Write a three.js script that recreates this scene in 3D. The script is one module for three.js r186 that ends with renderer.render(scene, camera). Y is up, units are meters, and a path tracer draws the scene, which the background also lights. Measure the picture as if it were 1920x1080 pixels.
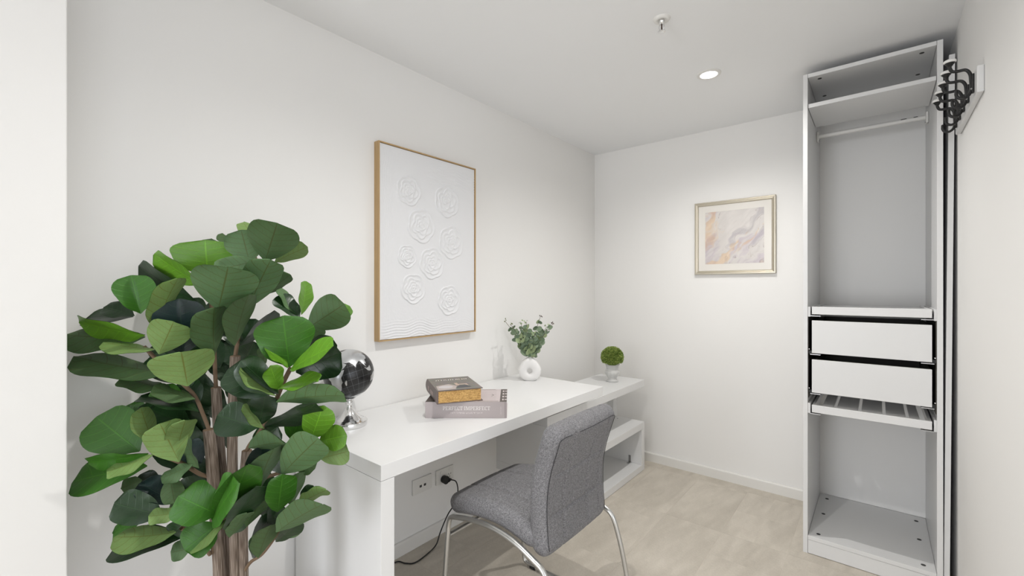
import * as THREE from 'three';
import { RoundedBoxGeometry } from 'three/addons/geometries/RoundedBoxGeometry.js';
import { mergeGeometries } from 'three/addons/utils/BufferGeometryUtils.js';
import { RectAreaLightUniformsLib } from 'three/addons/lights/RectAreaLightUniformsLib.js';

// Coordinates are written (X, height, D): X to the right along the end wall, D into the room; three.js z = -D.
const scene = new THREE.Scene();
const camera = new THREE.PerspectiveCamera(66.35, 16 / 9, 0.05, 60);
camera.position.set(0, 1.306, 0);
camera.rotation.set(0, THREE.MathUtils.degToRad(39.751), 0);
camera.updateMatrixWorld(true);
const renderer = new THREE.WebGLRenderer();
renderer.toneMapping = THREE.LinearToneMapping;
renderer.toneMappingExposure = 1.0;
renderer.shadowMap.enabled = true;
RectAreaLightUniformsLib.init();
scene.background = new THREE.Color().setRGB(0.85, 0.93, 1.05);
// daylight: unseen fill lamps added at two invented windows, right of and behind the camera
function addedDaylight(w, h, power, at, to) {
  const l = new THREE.RectAreaLight(new THREE.Color().setRGB(0.965, 0.985, 1.03), power, w, h);
  l.position.set(at[0], at[1], -at[2]); l.lookAt(to[0], to[1], -to[2]); scene.add(l);
}
addedDaylight(3.4, 2.06, 1.85, [3.44, 1.22, -0.9], [0, 1.22, -0.9]);
addedDaylight(1.02, 2.02, 10.6, [-0.9, 1.215, -3.94], [-0.9, 1.215, 0]);
const SPOTS = [[-0.667, 2.376, 3.7], [-0.667, 0.9, 3.9], [-0.667, -1.3, 0.3], [1.2, 0.3, 0.8], [1.2, -1.6, 0.8]];     // X, D, candela; the last two are unseen fill lamps, added

// ---------------------------------------------------------------- helpers
let seed = 7;
const rnd = () => { seed = (seed * 1664525 + 1013904223) >>> 0; return seed / 4294967296; };
const world = new Map();
const used = new Map();
const numbered = (n) => { const k = used.get(n) || 0; used.set(n, k + 1); return k ? n + '_' + String(k).padStart(3, '0') : n; };
const V = (x, y, d) => new THREE.Vector3(x, y, -d);
const lin = (r, g, b) => new THREE.Color().setRGB(r, g, b);
const srgb = (r, g, b) => new THREE.Color().setRGB(r / 255, g / 255, b / 255, THREE.SRGBColorSpace);
function tag(o, label, category, group) { o.userData.label = label; o.userData.category = category; if (group) o.userData.group = group; return o; }
function thing(name, label, category, at, group) {
  const o = new THREE.Group(); o.name = numbered(name); o.position.copy(V(...at)); scene.add(o); world.set(o, V(...at));
  return tag(o, label, category, group);
}
function mk(name, geo, mat, parent, at = [0, 0, 0], rot) {
  const m = new THREE.Mesh(geo, mat), w = V(...at);
  m.name = parent ? name : numbered(name); world.set(m, w);
  if (parent) { m.position.copy(w).sub(world.get(parent)); parent.add(m); } else { m.position.copy(w); scene.add(m); }
  if (rot) m.rotation.set(...rot);
  return m;
}
function structure(o) { o.userData.kind = 'structure'; return o; }
const boxCache = new Map();
function box(name, X, Y, D, mat, parent, r = 0.0015) {
  const w = X[1] - X[0], h = Y[1] - Y[0], d = D[1] - D[0], k = [w, h, d, r].map((v) => v.toFixed(5)).join();
  if (!boxCache.has(k)) boxCache.set(k, r > 0 ? new RoundedBoxGeometry(w, h, d, 2, Math.min(r, w / 2.01, h / 2.01, d / 2.01)) : new THREE.BoxGeometry(w, h, d));
  return mk(name, boxCache.get(k), mat, parent, [(X[0] + X[1]) / 2, (Y[0] + Y[1]) / 2, (D[0] + D[1]) / 2]);
}
const tube = (pts, r, seg = 60, rad = 10, closed = false, tension = 0.5) => new THREE.TubeGeometry(new THREE.CatmullRomCurve3(pts.map((p) => V(...p)), closed, 'centripetal', tension), seg, r, rad, closed);
const lathe = (pts, n = 40) => new THREE.LatheGeometry(pts.map((p) => new THREE.Vector2(p[0], p[1])), n);
function surface(nu, nv, fn) {            // grid of points fn(u, v) -> [Vector3]
  const pos = [], uv = [], idx = [];
  for (let i = 0; i <= nu; i++) for (let j = 0; j <= nv; j++) { const p = fn(i / nu, j / nv); pos.push(p.x, p.y, p.z); uv.push(j / nv, i / nu); }
  for (let i = 0; i < nu; i++) for (let j = 0; j < nv; j++) { const a = i * (nv + 1) + j, b = a + 1, c = a + nv + 1, d = c + 1; idx.push(a, c, b, b, c, d); }
  const g = new THREE.BufferGeometry();
  g.setAttribute('position', new THREE.Float32BufferAttribute(pos, 3)); g.setAttribute('uv', new THREE.Float32BufferAttribute(uv, 2)); g.setIndex(idx); g.computeVertexNormals();
  return g;
}
// value noise, periodic with period n
function noiseField(n, s) {
  const a = new Float32Array(n * n); let q = s; const rr = () => { q = (q * 1103515245 + 12345) >>> 0; return (q >>> 8) / 16777216; };
  for (let i = 0; i < a.length; i++) a[i] = rr();
  return (x, y) => {
    const xi = Math.floor(x), yi = Math.floor(y), fx = x - xi, fy = y - yi, u = fx * fx * (3 - 2 * fx), v = fy * fy * (3 - 2 * fy);
    const g = (i, j) => a[(((j % n) + n) % n) * n + (((i % n) + n) % n)];
    return (g(xi, yi) * (1 - u) + g(xi + 1, yi) * u) * (1 - v) + (g(xi, yi + 1) * (1 - u) + g(xi + 1, yi + 1) * u) * v;
  };
}
function dataTex(w, h, fn, color = true, rx = 1, ry = 1) {
  const d = new Uint8Array(w * h * 4);
  for (let y = 0; y < h; y++) for (let x = 0; x < w; x++) { const c = fn(x / w, y / h, x, y), o = (y * w + x) * 4; d[o] = c[0]; d[o + 1] = c[1]; d[o + 2] = c[2]; d[o + 3] = 255; }
  const t = new THREE.DataTexture(d, w, h, THREE.RGBAFormat); t.magFilter = THREE.LinearFilter; t.minFilter = THREE.LinearFilter; t.wrapS = t.wrapT = THREE.RepeatWrapping; t.repeat.set(rx, ry);
  if (color) t.colorSpace = THREE.SRGBColorSpace; t.needsUpdate = true; return t;
}
function canvasTex(w, h, draw) {
  const c = document.createElement('canvas'); c.width = w; c.height = h; draw(c.getContext('2d'), w, h);
  const t = new THREE.CanvasTexture(c); t.colorSpace = THREE.SRGBColorSpace; return t;
}
const clamp = (v, a, b) => Math.max(a, Math.min(b, v));
const S = (o) => new THREE.MeshStandardMaterial(o), PM = (o) => new THREE.MeshPhysicalMaterial(o);

// ---------------------------------------------------------------- materials
const n64 = noiseField(64, 11), n64b = noiseField(64, 29);
const rollerBump = dataTex(256, 256, (u, v) => { const k = 128 + 60 * (n64(u * 64, v * 64) - 0.5) + 50 * (n64b(u * 32, v * 32) - 0.5); return [k, k, k]; }, false, 3, 3);
const M = {
  wall: S({ color: lin(0.865, 0.855, 0.835), roughness: 0.85, bumpMap: rollerBump, bumpScale: 0.0003 }),
  ceiling: S({ color: lin(0.90, 0.905, 0.91), roughness: 0.92 }),
  trim: S({ color: lin(0.80, 0.785, 0.75), roughness: 0.4 }),
  laminate: PM({ color: lin(0.75, 0.75, 0.745), roughness: 0.3, specularIntensity: 0.5 }),
  deskwhite: PM({ color: lin(0.83, 0.83, 0.825), roughness: 0.22, specularIntensity: 0.5 }),
  innerwhite: S({ color: lin(0.83, 0.825, 0.81), roughness: 0.5 }),
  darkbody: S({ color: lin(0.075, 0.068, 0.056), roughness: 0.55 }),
  blackmetal: S({ color: lin(0.012, 0.012, 0.012), roughness: 0.42, metalness: 0.2 }),
  chrome: S({ color: lin(0.82, 0.82, 0.82), roughness: 0.12, metalness: 1 }),
  satin: S({ color: lin(0.62, 0.62, 0.61), roughness: 0.3, metalness: 1 }),
  steel: S({ color: lin(0.42, 0.42, 0.42), roughness: 0.35, metalness: 1 }),
  rubber: S({ color: lin(0.014, 0.014, 0.014), roughness: 0.6 }),
  ceramic: PM({ color: lin(0.84, 0.83, 0.82), roughness: 0.55 }),
  knob: PM({ color: lin(0.82, 0.81, 0.79), roughness: 0.15 }),
  plastic: S({ color: lin(0.80, 0.79, 0.76), roughness: 0.4 }),
  hole: S({ color: lin(0.05, 0.05, 0.05), roughness: 0.7 }),
};

// ---------------------------------------------------------------- room shell
const XL = -1.8, XR = 0.255, XF = 3.5, DO = 1.3, DB = 3.23, DR = -4.0, HC = 2.4;
const grout = S({ color: srgb(212, 204, 192), roughness: 0.9 });
const floor = structure(mk('floor', new THREE.BoxGeometry(XF - XL + 0.3, 0.1, DB - DR + 0.3), grout, null, [(XL + XF) / 2, -0.0508, (DB + DR) / 2]));
{
  const fine = noiseField(256, 5), mid = noiseField(64, 17), co = noiseField(32, 41);
  const tileTex = dataTex(1024, 1024, (u, v) => {
    // stone-look streaks that run mostly along the long side
    const w = 0.35 * co(u * 8, v * 4);
    const streak = mid(u * 32 + 9 * w + v * 5, v * 8) * 0.55 + mid(u * 64 + v * 9 + 7 * w, v * 16) * 0.3 + co(u * 8, v * 8) * 0.5;
    const f = fine(u * 256, v * 256) - 0.5, k = (streak - 0.67) * 26 + f * 9;
    return [clamp(201 + k, 0, 255), clamp(193 + k, 0, 255), clamp(180 + k, 0, 255)];
  });
  const tileMat = S({ map: tileTex, roughness: 0.42 });
  const geos = [];
  for (let i = 0; i < 6; i++) {
    const g = new RoundedBoxGeometry(0.2992, 0.01, 0.6022, 1, 0.0005), p = g.attributes.position, uv = g.attributes.uv;
    const ox = (i * 0.37) % 1, oy = (i * 0.61) % 1;
    for (let k = 0; k < p.count; k++) uv.setXY(k, ox + p.getX(k) / 1.2, oy + p.getZ(k) / 1.2);
    geos.push(g);
  }
  let k = 0;
  for (let i = -5; i <= 12; i++) for (let j = -9; j <= 3; j++) {
    if (i > 1 && j > -1) continue;
    const x0 = -0.342 + 0.301 * i, d0 = 1.32 + 0.604 * j; if (d0 > DB + 0.1 || d0 + 0.604 < DR - 0.1) continue;
    const m = mk('tile', geos[(k * 7 + (k >> 2)) % 6], tileMat, floor, [x0 + 0.1505, -0.005, d0 + 0.302]); k++;
    if (k % 3 === 1) m.rotation.y = Math.PI;
  }
}
const T = 0.12;
structure(mk('ceiling', new THREE.BoxGeometry(XF - XL + 0.3, 0.1, DB - DR + 0.3), M.ceiling, null, [(XL + XF) / 2, HC + 0.05, (DB + DR) / 2]));
structure(mk('wall_left', new THREE.BoxGeometry(T, HC, DB - DR), M.wall, null, [XL - T / 2, HC / 2, (DB + DR) / 2]));
structure(mk('wall_back', new THREE.BoxGeometry(XR - XL + 2 * T, HC, T), M.wall, null, [(XL + XR) / 2, HC / 2, DB + T / 2]));
structure(mk('wall_right', new THREE.BoxGeometry(T, HC, DB - DO), M.wall, null, [XR + T / 2, HC / 2, (DB + DO) / 2]));
structure(mk('wall_side', new THREE.BoxGeometry(XF - XR - T, HC, T), M.wall, null, [(XF + XR + T) / 2, HC / 2, DO + T / 2]));
// the thicker stretch of wall at the very left of the view
structure(mk('wall_left_return', new RoundedBoxGeometry(0.25, HC, 4.135, 2, 0.003), M.wall, null, [-1.675, HC / 2, -1.9325]));
const paneM = PM({ color: lin(1, 1, 1), transmission: 1, roughness: 0, ior: 1.45 });
function glazedWall(wallName, windowName, a0, a1, w0, w1, mullions, place) {       // a runs along the wall; place turns (a, depth) into (X, D)
  const s = new THREE.Shape(); s.moveTo(a0, 0); s.lineTo(a1, 0); s.lineTo(a1, HC); s.lineTo(a0, HC); s.closePath();
  const h = new THREE.Path(); h.moveTo(w0, 0.15); h.lineTo(w0, 2.28); h.lineTo(w1, 2.28); h.lineTo(w1, 0.15); h.closePath(); s.holes.push(h);
  const wall = structure(mk(wallName, new THREE.ExtrudeGeometry(s, { depth: T, bevelEnabled: false }), M.wall, null, place.at)); wall.rotation.y = place.ry;
  const w = structure(new THREE.Group()); w.name = windowName; w.position.copy(V(...place.at)); w.rotation.y = place.ry; scene.add(w);
  const bar = (x0, x1, y0, y1, z0, z1, m, n) => { const q = new THREE.Mesh(new THREE.BoxGeometry(x1 - x0, y1 - y0, z1 - z0), m); q.name = n; q.position.set((x0 + x1) / 2, (y0 + y1) / 2, (z0 + z1) / 2); w.add(q); };
  const xs = [w0, ...mullions, w1 - 0.05];
  xs.forEach((x) => bar(x, x + 0.05, 0.15, 2.28, 0.04, 0.10, M.satin, 'added_window_frame'));
  for (let i = 0; i + 1 < xs.length; i++) { bar(xs[i] + 0.05, xs[i + 1], 0.15, 0.20, 0.04, 0.10, M.satin, 'added_window_frame'); bar(xs[i] + 0.05, xs[i + 1], 2.23, 2.28, 0.04, 0.10, M.satin, 'added_window_frame'); bar(xs[i] + 0.05, xs[i + 1], 0.20, 2.23, 0.067, 0.073, paneM, 'pane'); }
}
glazedWall('wall_rear', 'added_window_1', XL - T, XF + T, -1.46, -0.34, [-0.925], { at: [0, 0, DR], ry: 0 });  // invented window, out of view, placed to steer the rear fill light
glazedWall('wall_added_window', 'added_window_2', DR, DO + T, -2.65, 0.85, [-1.5, -0.35], { at: [XF, 0, 0], ry: Math.PI / 2 });  // invented window, out of view, added to light the left wall
function skirting(name, len, alongX, at) {
  const s = new THREE.Shape(); s.moveTo(0, 0); s.lineTo(0.015, 0); s.lineTo(0.015, 0.056); s.quadraticCurveTo(0.0145, 0.0645, 0.008, 0.066); s.lineTo(0, 0.066); s.closePath();
  const g = new THREE.ExtrudeGeometry(s, { depth: len, bevelEnabled: false });
  return structure(mk(name, g, M.trim, null, at, alongX));
}
skirting('baseboard_left', DB - 0.135, [0, 0, 0], [XL, 0, DB]);                          // extrudes towards +z = -D
skirting('baseboard_back', XR - XL, [0, Math.PI / 2, 0], [XL, 0, DB]);                   // shape x -> -z ... see below
{ const b = scene.getObjectByName('baseboard_back'); b.rotation.set(0, -Math.PI / 2, 0); b.position.copy(V(XR, 0, DB)); b.scale.x = 1; b.rotation.y = -Math.PI / 2; }

// ---------------------------------------------------------------- ceiling fittings
function downlight([x, d, cd], label) {
  const t = thing('downlight', label, 'ceiling light', [x, HC, d], 'recessed ceiling lights');
  mk('trim_ring', lathe([[0.040, -0.001], [0.042, -0.006], [0.052, -0.006], [0.057, -0.003], [0.058, 0.0]], 48), M.plastic, t, [x, HC, d]);
  mk('lens', new THREE.CylinderGeometry(0.042, 0.042, 0.004, 40), S({ color: lin(1, 1, 1), emissive: lin(1, 0.97, 0.92), emissiveIntensity: 6 }), t, [x, HC - 0.002, d]);
  const l = new THREE.SpotLight(lin(1, 0.98, 0.95), cd, 0, 1.35, 0.9, 2);
  l.position.set(0, -0.012, 0); l.target.position.set(0, -1, 0); t.add(l, l.target); l.castShadow = true; l.shadow.radius = 0.7;
  return t;
}
downlight(SPOTS[0], 'glowing round recessed downlight in the white ceiling');
downlight(SPOTS[1], 'round recessed downlight in the ceiling above the camera');
downlight(SPOTS[2], 'round recessed downlight in the ceiling behind the camera');
downlight(SPOTS[3], 'added unseen recessed downlight in the ceiling of the open room at the right');  // this lamp and the next are added fill, out of view
downlight(SPOTS[4], 'added unseen recessed downlight at the rear of the open room');
{
  const x = -0.677, d = 1.765, t = thing('fire_sprinkler', 'small chrome pendant fire sprinkler with white ring on the ceiling', 'sprinkler', [x, HC, d]);
  mk('ceiling_plate', lathe([[0.012, -0.004], [0.020, -0.010], [0.029, -0.008], [0.034, 0]], 40), M.plastic, t, [x, HC, d]);
  mk('stem', lathe([[0, -0.022], [0.008, -0.022], [0.009, -0.014], [0.012, -0.010], [0.012, 0]], 24), M.chrome, t, [x, HC, d]);
  for (const sgn of [-1, 1]) mk('frame_arm', tube([[x + sgn * 0.007, HC - 0.02, d], [x + sgn * 0.011, HC - 0.035, d], [x + sgn * 0.003, HC - 0.05, d]], 0.0022, 14, 8), M.chrome, t);
  mk('glass_bulb', new THREE.CapsuleGeometry(0.0028, 0.02, 4, 10), S({ color: lin(0.05, 0.02, 0.015), roughness: 0.15 }), t, [x, HC - 0.034, d]);
  mk('deflector', lathe([[0, -0.055], [0.014, -0.054], [0.015, -0.052], [0, -0.050]], 24), M.chrome, t, [x, HC, d]);
}

// ---------------------------------------------------------------- desk and shelf unit
{
  const t = thing('desk', 'long white laminate desk against the left wall', 'desk', [-1.5, 0, 1.52]);
  box('desk_top', [-1.797, -1.196], [0.70, 0.75], [0.797, 2.24], M.deskwhite, t, 0.0015);
  box('leg_panel', [-1.783, -1.196], [0, 0.699], [0.797, 0.847], M.deskwhite, t, 0.0012);
  mk('swivel_plate', new THREE.CylinderGeometry(0.12, 0.12, 0.053, 40), M.steel, t, [-1.49, 0.6735, 2.05]);
}
{
  const x0 = -1.642, x1 = -1.294, d0 = 1.837, d1 = 3.047, t = thing('shelf_unit', 'white open S-shaped shelf unit under the far end of the desk', 'shelf unit', [-1.47, 0, 2.44]);
  box('top_board', [x0, x1], [0.599, 0.647], [d0, d1], M.laminate, t);
  box('end_panel', [x0, x1], [0.3465, 0.5985], [d0, d0 + 0.047], M.laminate, t);
  box('middle_board', [x0, x1], [0.298, 0.346], [d0, d1], M.laminate, t);
  box('end_panel', [x0, x1], [0.0465, 0.2975], [d1 - 0.047, d1], M.laminate, t);
  box('bottom_board', [x0, x1], [0.002, 0.046], [d0 + 0.3, d1], M.laminate, t);
  box('post', [-1.56, -1.508], [0.3465, 0.5985], [d1 - 0.06, d1 - 0.004], M.laminate, t);
  const L = (x, y, d, ud, uy) => { const b = box('corner_bracket', [x - 0.008, x + 0.008], uy > 0 ? [y, y + 0.05] : [y - 0.05, y], ud < 0 ? [d - 0.003, d] : [d, d + 0.003], M.steel, t, 0.0005);
    mk('bracket_foot', new RoundedBoxGeometry(0.016, 0.003, 0.035, 1, 0.0005), M.steel, b, [x, y + uy * 0.0016, d + ud * 0.0175]); };
  L(-1.385, 0.046, d1 - 0.0475, -1, 1);
  L(-1.53, 0.5985, d1 - 0.0605, -1, -1);
  mk('screw', new THREE.CylinderGeometry(0.004, 0.004, 0.003, 12), M.steel, t, [-1.475, 0.347, d1 - 0.06]);
}

// ---------------------------------------------------------------- wardrobe
{
  const x0 = -0.287, x1 = 0.211, d0 = 2.6, d1 = 3.195, t = thing('wardrobe', 'tall narrow open white wardrobe with drawers beside the right wall', 'wardrobe', [-0.04, 0, 2.9]);
  const xi0 = x0 + 0.019, xi1 = x1 - 0.019;
  box('side_panel', [x0, xi0], [0, 2.36], [d0, d1], M.laminate, t, 0.001);
  box('side_panel', [xi1, x1], [0, 2.36], [d0, d1], M.laminate, t, 0.001);
  box('top_panel', [xi0 + 0.0008, xi1 - 0.0008], [2.341, 2.3597], [d0, d1 - 0.008], M.laminate, t, 0.001);
  box('bottom_panel', [xi0 + 0.0008, xi1 - 0.0008], [0.069, 0.088], [d0, d1 - 0.008], M.laminate, t, 0.001);
  box('plinth', [xi0 + 0.001, xi1 - 0.001], [0.002, 0.0678], [d0 + 0.001, d0 + 0.018], M.laminate, t, 0.001);
  box('back_panel', [xi0, xi1], [0.0885, 2.3405], [d1 - 0.007, d1 - 0.003], M.innerwhite, t, 0.0005);
  box('shelf', [xi0 + 0.002, xi1 - 0.002], [2.193, 2.212], [d0 + 0.004, d0 + 0.345], M.laminate, t, 0.001);
  // hanging rail with its end brackets
  const rail = mk('clothes_rail', new THREE.CylinderGeometry(0.0115, 0.0115, xi1 - xi0 - 0.008, 20), M.plastic, t, [(xi0 + xi1) / 2, 2.158, d0 + 0.41], [0, 0, Math.PI / 2]);
  for (const x of [xi0 + 0.006, xi1 - 0.006]) {
    const b = mk('rail_bracket', new RoundedBoxGeometry(0.011, 0.055, 0.032, 2, 0.004), M.plastic, t, [x, 2.155, d0 + 0.41]);
    mk('screw', new THREE.CylinderGeometry(0.003, 0.003, 0.002, 10), M.hole, b, [x < 0 ? x + 0.0058 : x - 0.0058, 2.134, d0 + 0.41], [0, 0, Math.PI / 2]);
  }
  for (const dx of [0.012, 0.042]) mk('rail_sticker', new THREE.CylinderGeometry(0.0117, 0.0117, dx > 0.03 ? 0.022 : 0.016, 16, 1, true, 0.5, 1.2), M.hole, t, [xi1 - 0.03 - dx * 1.5, 2.158, d0 + 0.41], [0, 0, Math.PI / 2]);
  // cam-lock covers in top and bottom panels
  const cam = new THREE.CylinderGeometry(0.0085, 0.0085, 0.0012, 18);
  for (const dd of [0.045, 0.30]) for (const x of [xi0 + 0.045, xi1 - 0.045]) mk('cam_lock', cam, M.hole, t, [x, 2.3405, d0 + dd]);
  for (const dd of [0.045, 0.30, 0.52]) for (const x of [xi0 + 0.040, xi1 - 0.040]) mk('cam_lock', cam, M.hole, t, [x, 0.0886, d0 + dd]);
  // fittings: pull-out tray, two drawers, slatted pull-out
  const fx0 = -0.251, fx1 = 0.177;
  const runner = (y, parent) => { for (const x of [fx0, fx1]) { const s = x < 0 ? -1 : 1; box('runner', [Math.min(x, x + s * 0.015), Math.max(x, x + s * 0.015)], [y - 0.004, y + 0.012], [d0 + 0.02, d0 + 0.52], M.blackmetal, parent, 0.001); box('runner_bracket', [x < 0 ? x - 0.008 : x - 0.035, x < 0 ? x + 0.035 : x + 0.008], [y - 0.007, y - 0.003], [d0 + 0.006, d0 + 0.03], M.steel, parent, 0.0008); } };
  const tray = box('pull_out_tray', [fx0, fx1], [1.177, 1.2145], [d0, d0 + 0.018], M.laminate, t);
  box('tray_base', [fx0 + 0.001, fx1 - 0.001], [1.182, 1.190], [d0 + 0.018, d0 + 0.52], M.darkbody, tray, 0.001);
  for (const [a, b] of [[fx0, fx0 + 0.012], [fx1 - 0.012, fx1]]) box('tray_side', [a, b], [1.19, 1.214], [d0 + 0.018, d0 + 0.52], M.laminate, tray, 0.001);
  box('tray_liner', [fx0 + 0.012, fx1 - 0.012], [1.1905, 1.2095], [d0 + 0.02, d0 + 0.51], M.laminate, tray, 0.001);
  for (const [a, b] of [[xi0, fx0 - 0.006], [fx1 + 0.006, xi1]]) { box('side_spacer', [a, b], [1.165, 1.214], [d0 + 0.004, d0 + 0.53], M.laminate, t, 0.001); box('side_spacer', [a, b], [0.690, 0.740], [d0 + 0.004, d0 + 0.53], M.laminate, t, 0.001); }
  runner(1.174, tray);
  for (const [y0, y1] of [[0.987, 1.147], [0.794, 0.956]]) {
    const dr = box('drawer', [fx0, fx1], [y0, y1], [d0, d0 + 0.016], M.laminate, t);
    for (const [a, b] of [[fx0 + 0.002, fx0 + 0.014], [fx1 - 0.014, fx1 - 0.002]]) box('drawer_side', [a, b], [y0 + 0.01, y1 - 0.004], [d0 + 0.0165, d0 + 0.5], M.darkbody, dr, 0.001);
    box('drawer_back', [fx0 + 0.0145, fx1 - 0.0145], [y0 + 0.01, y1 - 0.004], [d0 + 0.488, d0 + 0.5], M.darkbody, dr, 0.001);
    box('drawer_bottom', [fx0 + 0.004, fx1 - 0.004], [y0 + 0.004, y0 + 0.0095], [d0 + 0.0165, d0 + 0.5], M.laminate, dr, 0.001);  // white underside added to bounce light onto the slats below
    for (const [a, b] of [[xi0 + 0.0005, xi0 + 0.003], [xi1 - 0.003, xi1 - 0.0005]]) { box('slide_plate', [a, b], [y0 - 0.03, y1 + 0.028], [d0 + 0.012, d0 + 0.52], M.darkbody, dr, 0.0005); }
    for (const x of [xi0 + 0.005, xi1 - 0.005]) mk('slide_screw', new THREE.SphereGeometry(0.004, 12, 8), M.chrome, dr, [x, y0 + 0.018, d0 + 0.012]);
    runner(y0 - 0.002, dr);
  }
  const rack = box('slatted_pull_out', [fx0, fx1], [0.697, 0.733], [d0, d0 + 0.018], M.laminate, t);
  for (const [a, b] of [[fx0, fx0 + 0.012], [fx1 - 0.012, fx1]]) box('rack_side', [a, b], [0.70, 0.731], [d0 + 0.018, d0 + 0.5], M.laminate, rack, 0.001);
  box('rack_rear', [fx0, fx1], [0.70, 0.731], [d0 + 0.5, d0 + 0.515], M.laminate, rack, 0.001);
  for (const [a, b] of [[-0.205, -0.160], [-0.148, -0.068], [-0.056, 0.020], [0.032, 0.100], [0.112, 0.146]]) box('slat', [a - 0.006, b - 0.006], [0.720, 0.730], [d0 + 0.018, d0 + 0.5], M.laminate, rack, 0.0015);
  runner(0.694, rack);
}
{ // a spare door standing in the gap between wardrobe and wall, leaning on the wall
  const g = new RoundedBoxGeometry(0.0185, 2.29, 0.5, 2, 0.001);
  const m = mk('door_panel', g, M.laminate, null, [0.2305, 1.1462, 2.862], [0, 0, -0.0072]);
  tag(m, 'white door panel slotted between the wardrobe and the right wall', 'panel');
}

// ---------------------------------------------------------------- coat rack on the right wall
{
  const t = thing('coat_rack', 'white coat rail with five black double hooks on the right wall', 'coat rack', [XR, 1.96, 2.25]);
  box('rail_board', [XR - 0.017, XR], [1.921, 2.006], [1.998, 2.505], M.laminate, t, 0.004);
  for (let i = 0; i < 5; i++) {
    const d = 2.05 + 0.1 * i, w = XR - 0.017;
    const h = mk('hook', mergeGeometries([
      tube([[w - 0.006, 1.945, d], [w - 0.007, 1.975, d], [w - 0.010, 2.003, d], [w - 0.02, 2.017, d], [w - 0.038, 2.018, d], [w - 0.050, 2.021, d], [w - 0.056, 2.034, d], [w - 0.056, 2.043, d]], 0.0048, 40, 10),
      tube([[w - 0.006, 1.972, d], [w - 0.007, 1.95, d], [w - 0.012, 1.933, d], [w - 0.024, 1.925, d], [w - 0.036, 1.93, d], [w - 0.041, 1.941, d], [w - 0.041, 1.952, d]], 0.0046, 30, 10),
      new THREE.SphereGeometry(0.0048, 10, 8).translate(w - 0.041, 1.953, -d),
      new RoundedBoxGeometry(0.006, 0.062, 0.016, 2, 0.0025).translate(w - 0.003, 1.968, -d),
      lathe([[0.005, 0], [0.006, 0.003], [0.008, 0.004], [0.008, 0.006], [0.011, 0.009], [0.0135, 0.012], [0.0, 0.0125]], 24).translate(w - 0.056, 2.038, -d),
    ].map((g) => (g.index ? g.toNonIndexed() : g))), M.blackmetal, t);
    world.set(h, V(0, 0, 0));
    mk('knob', lathe([[0, 0], [0.013, 0.0005], [0.0165, 0.004], [0.0155, 0.009], [0.009, 0.0125], [0, 0.0135]], 28), M.knob, h, [w - 0.056, 2.0495, d]);
    for (const y of [1.95, 1.987]) mk('screw', new THREE.SphereGeometry(0.0032, 10, 8), M.steel, h, [w - 0.0062, y, d + (y > 1.96 ? 0.0045 : -0.0045)]);
  }
}

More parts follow.
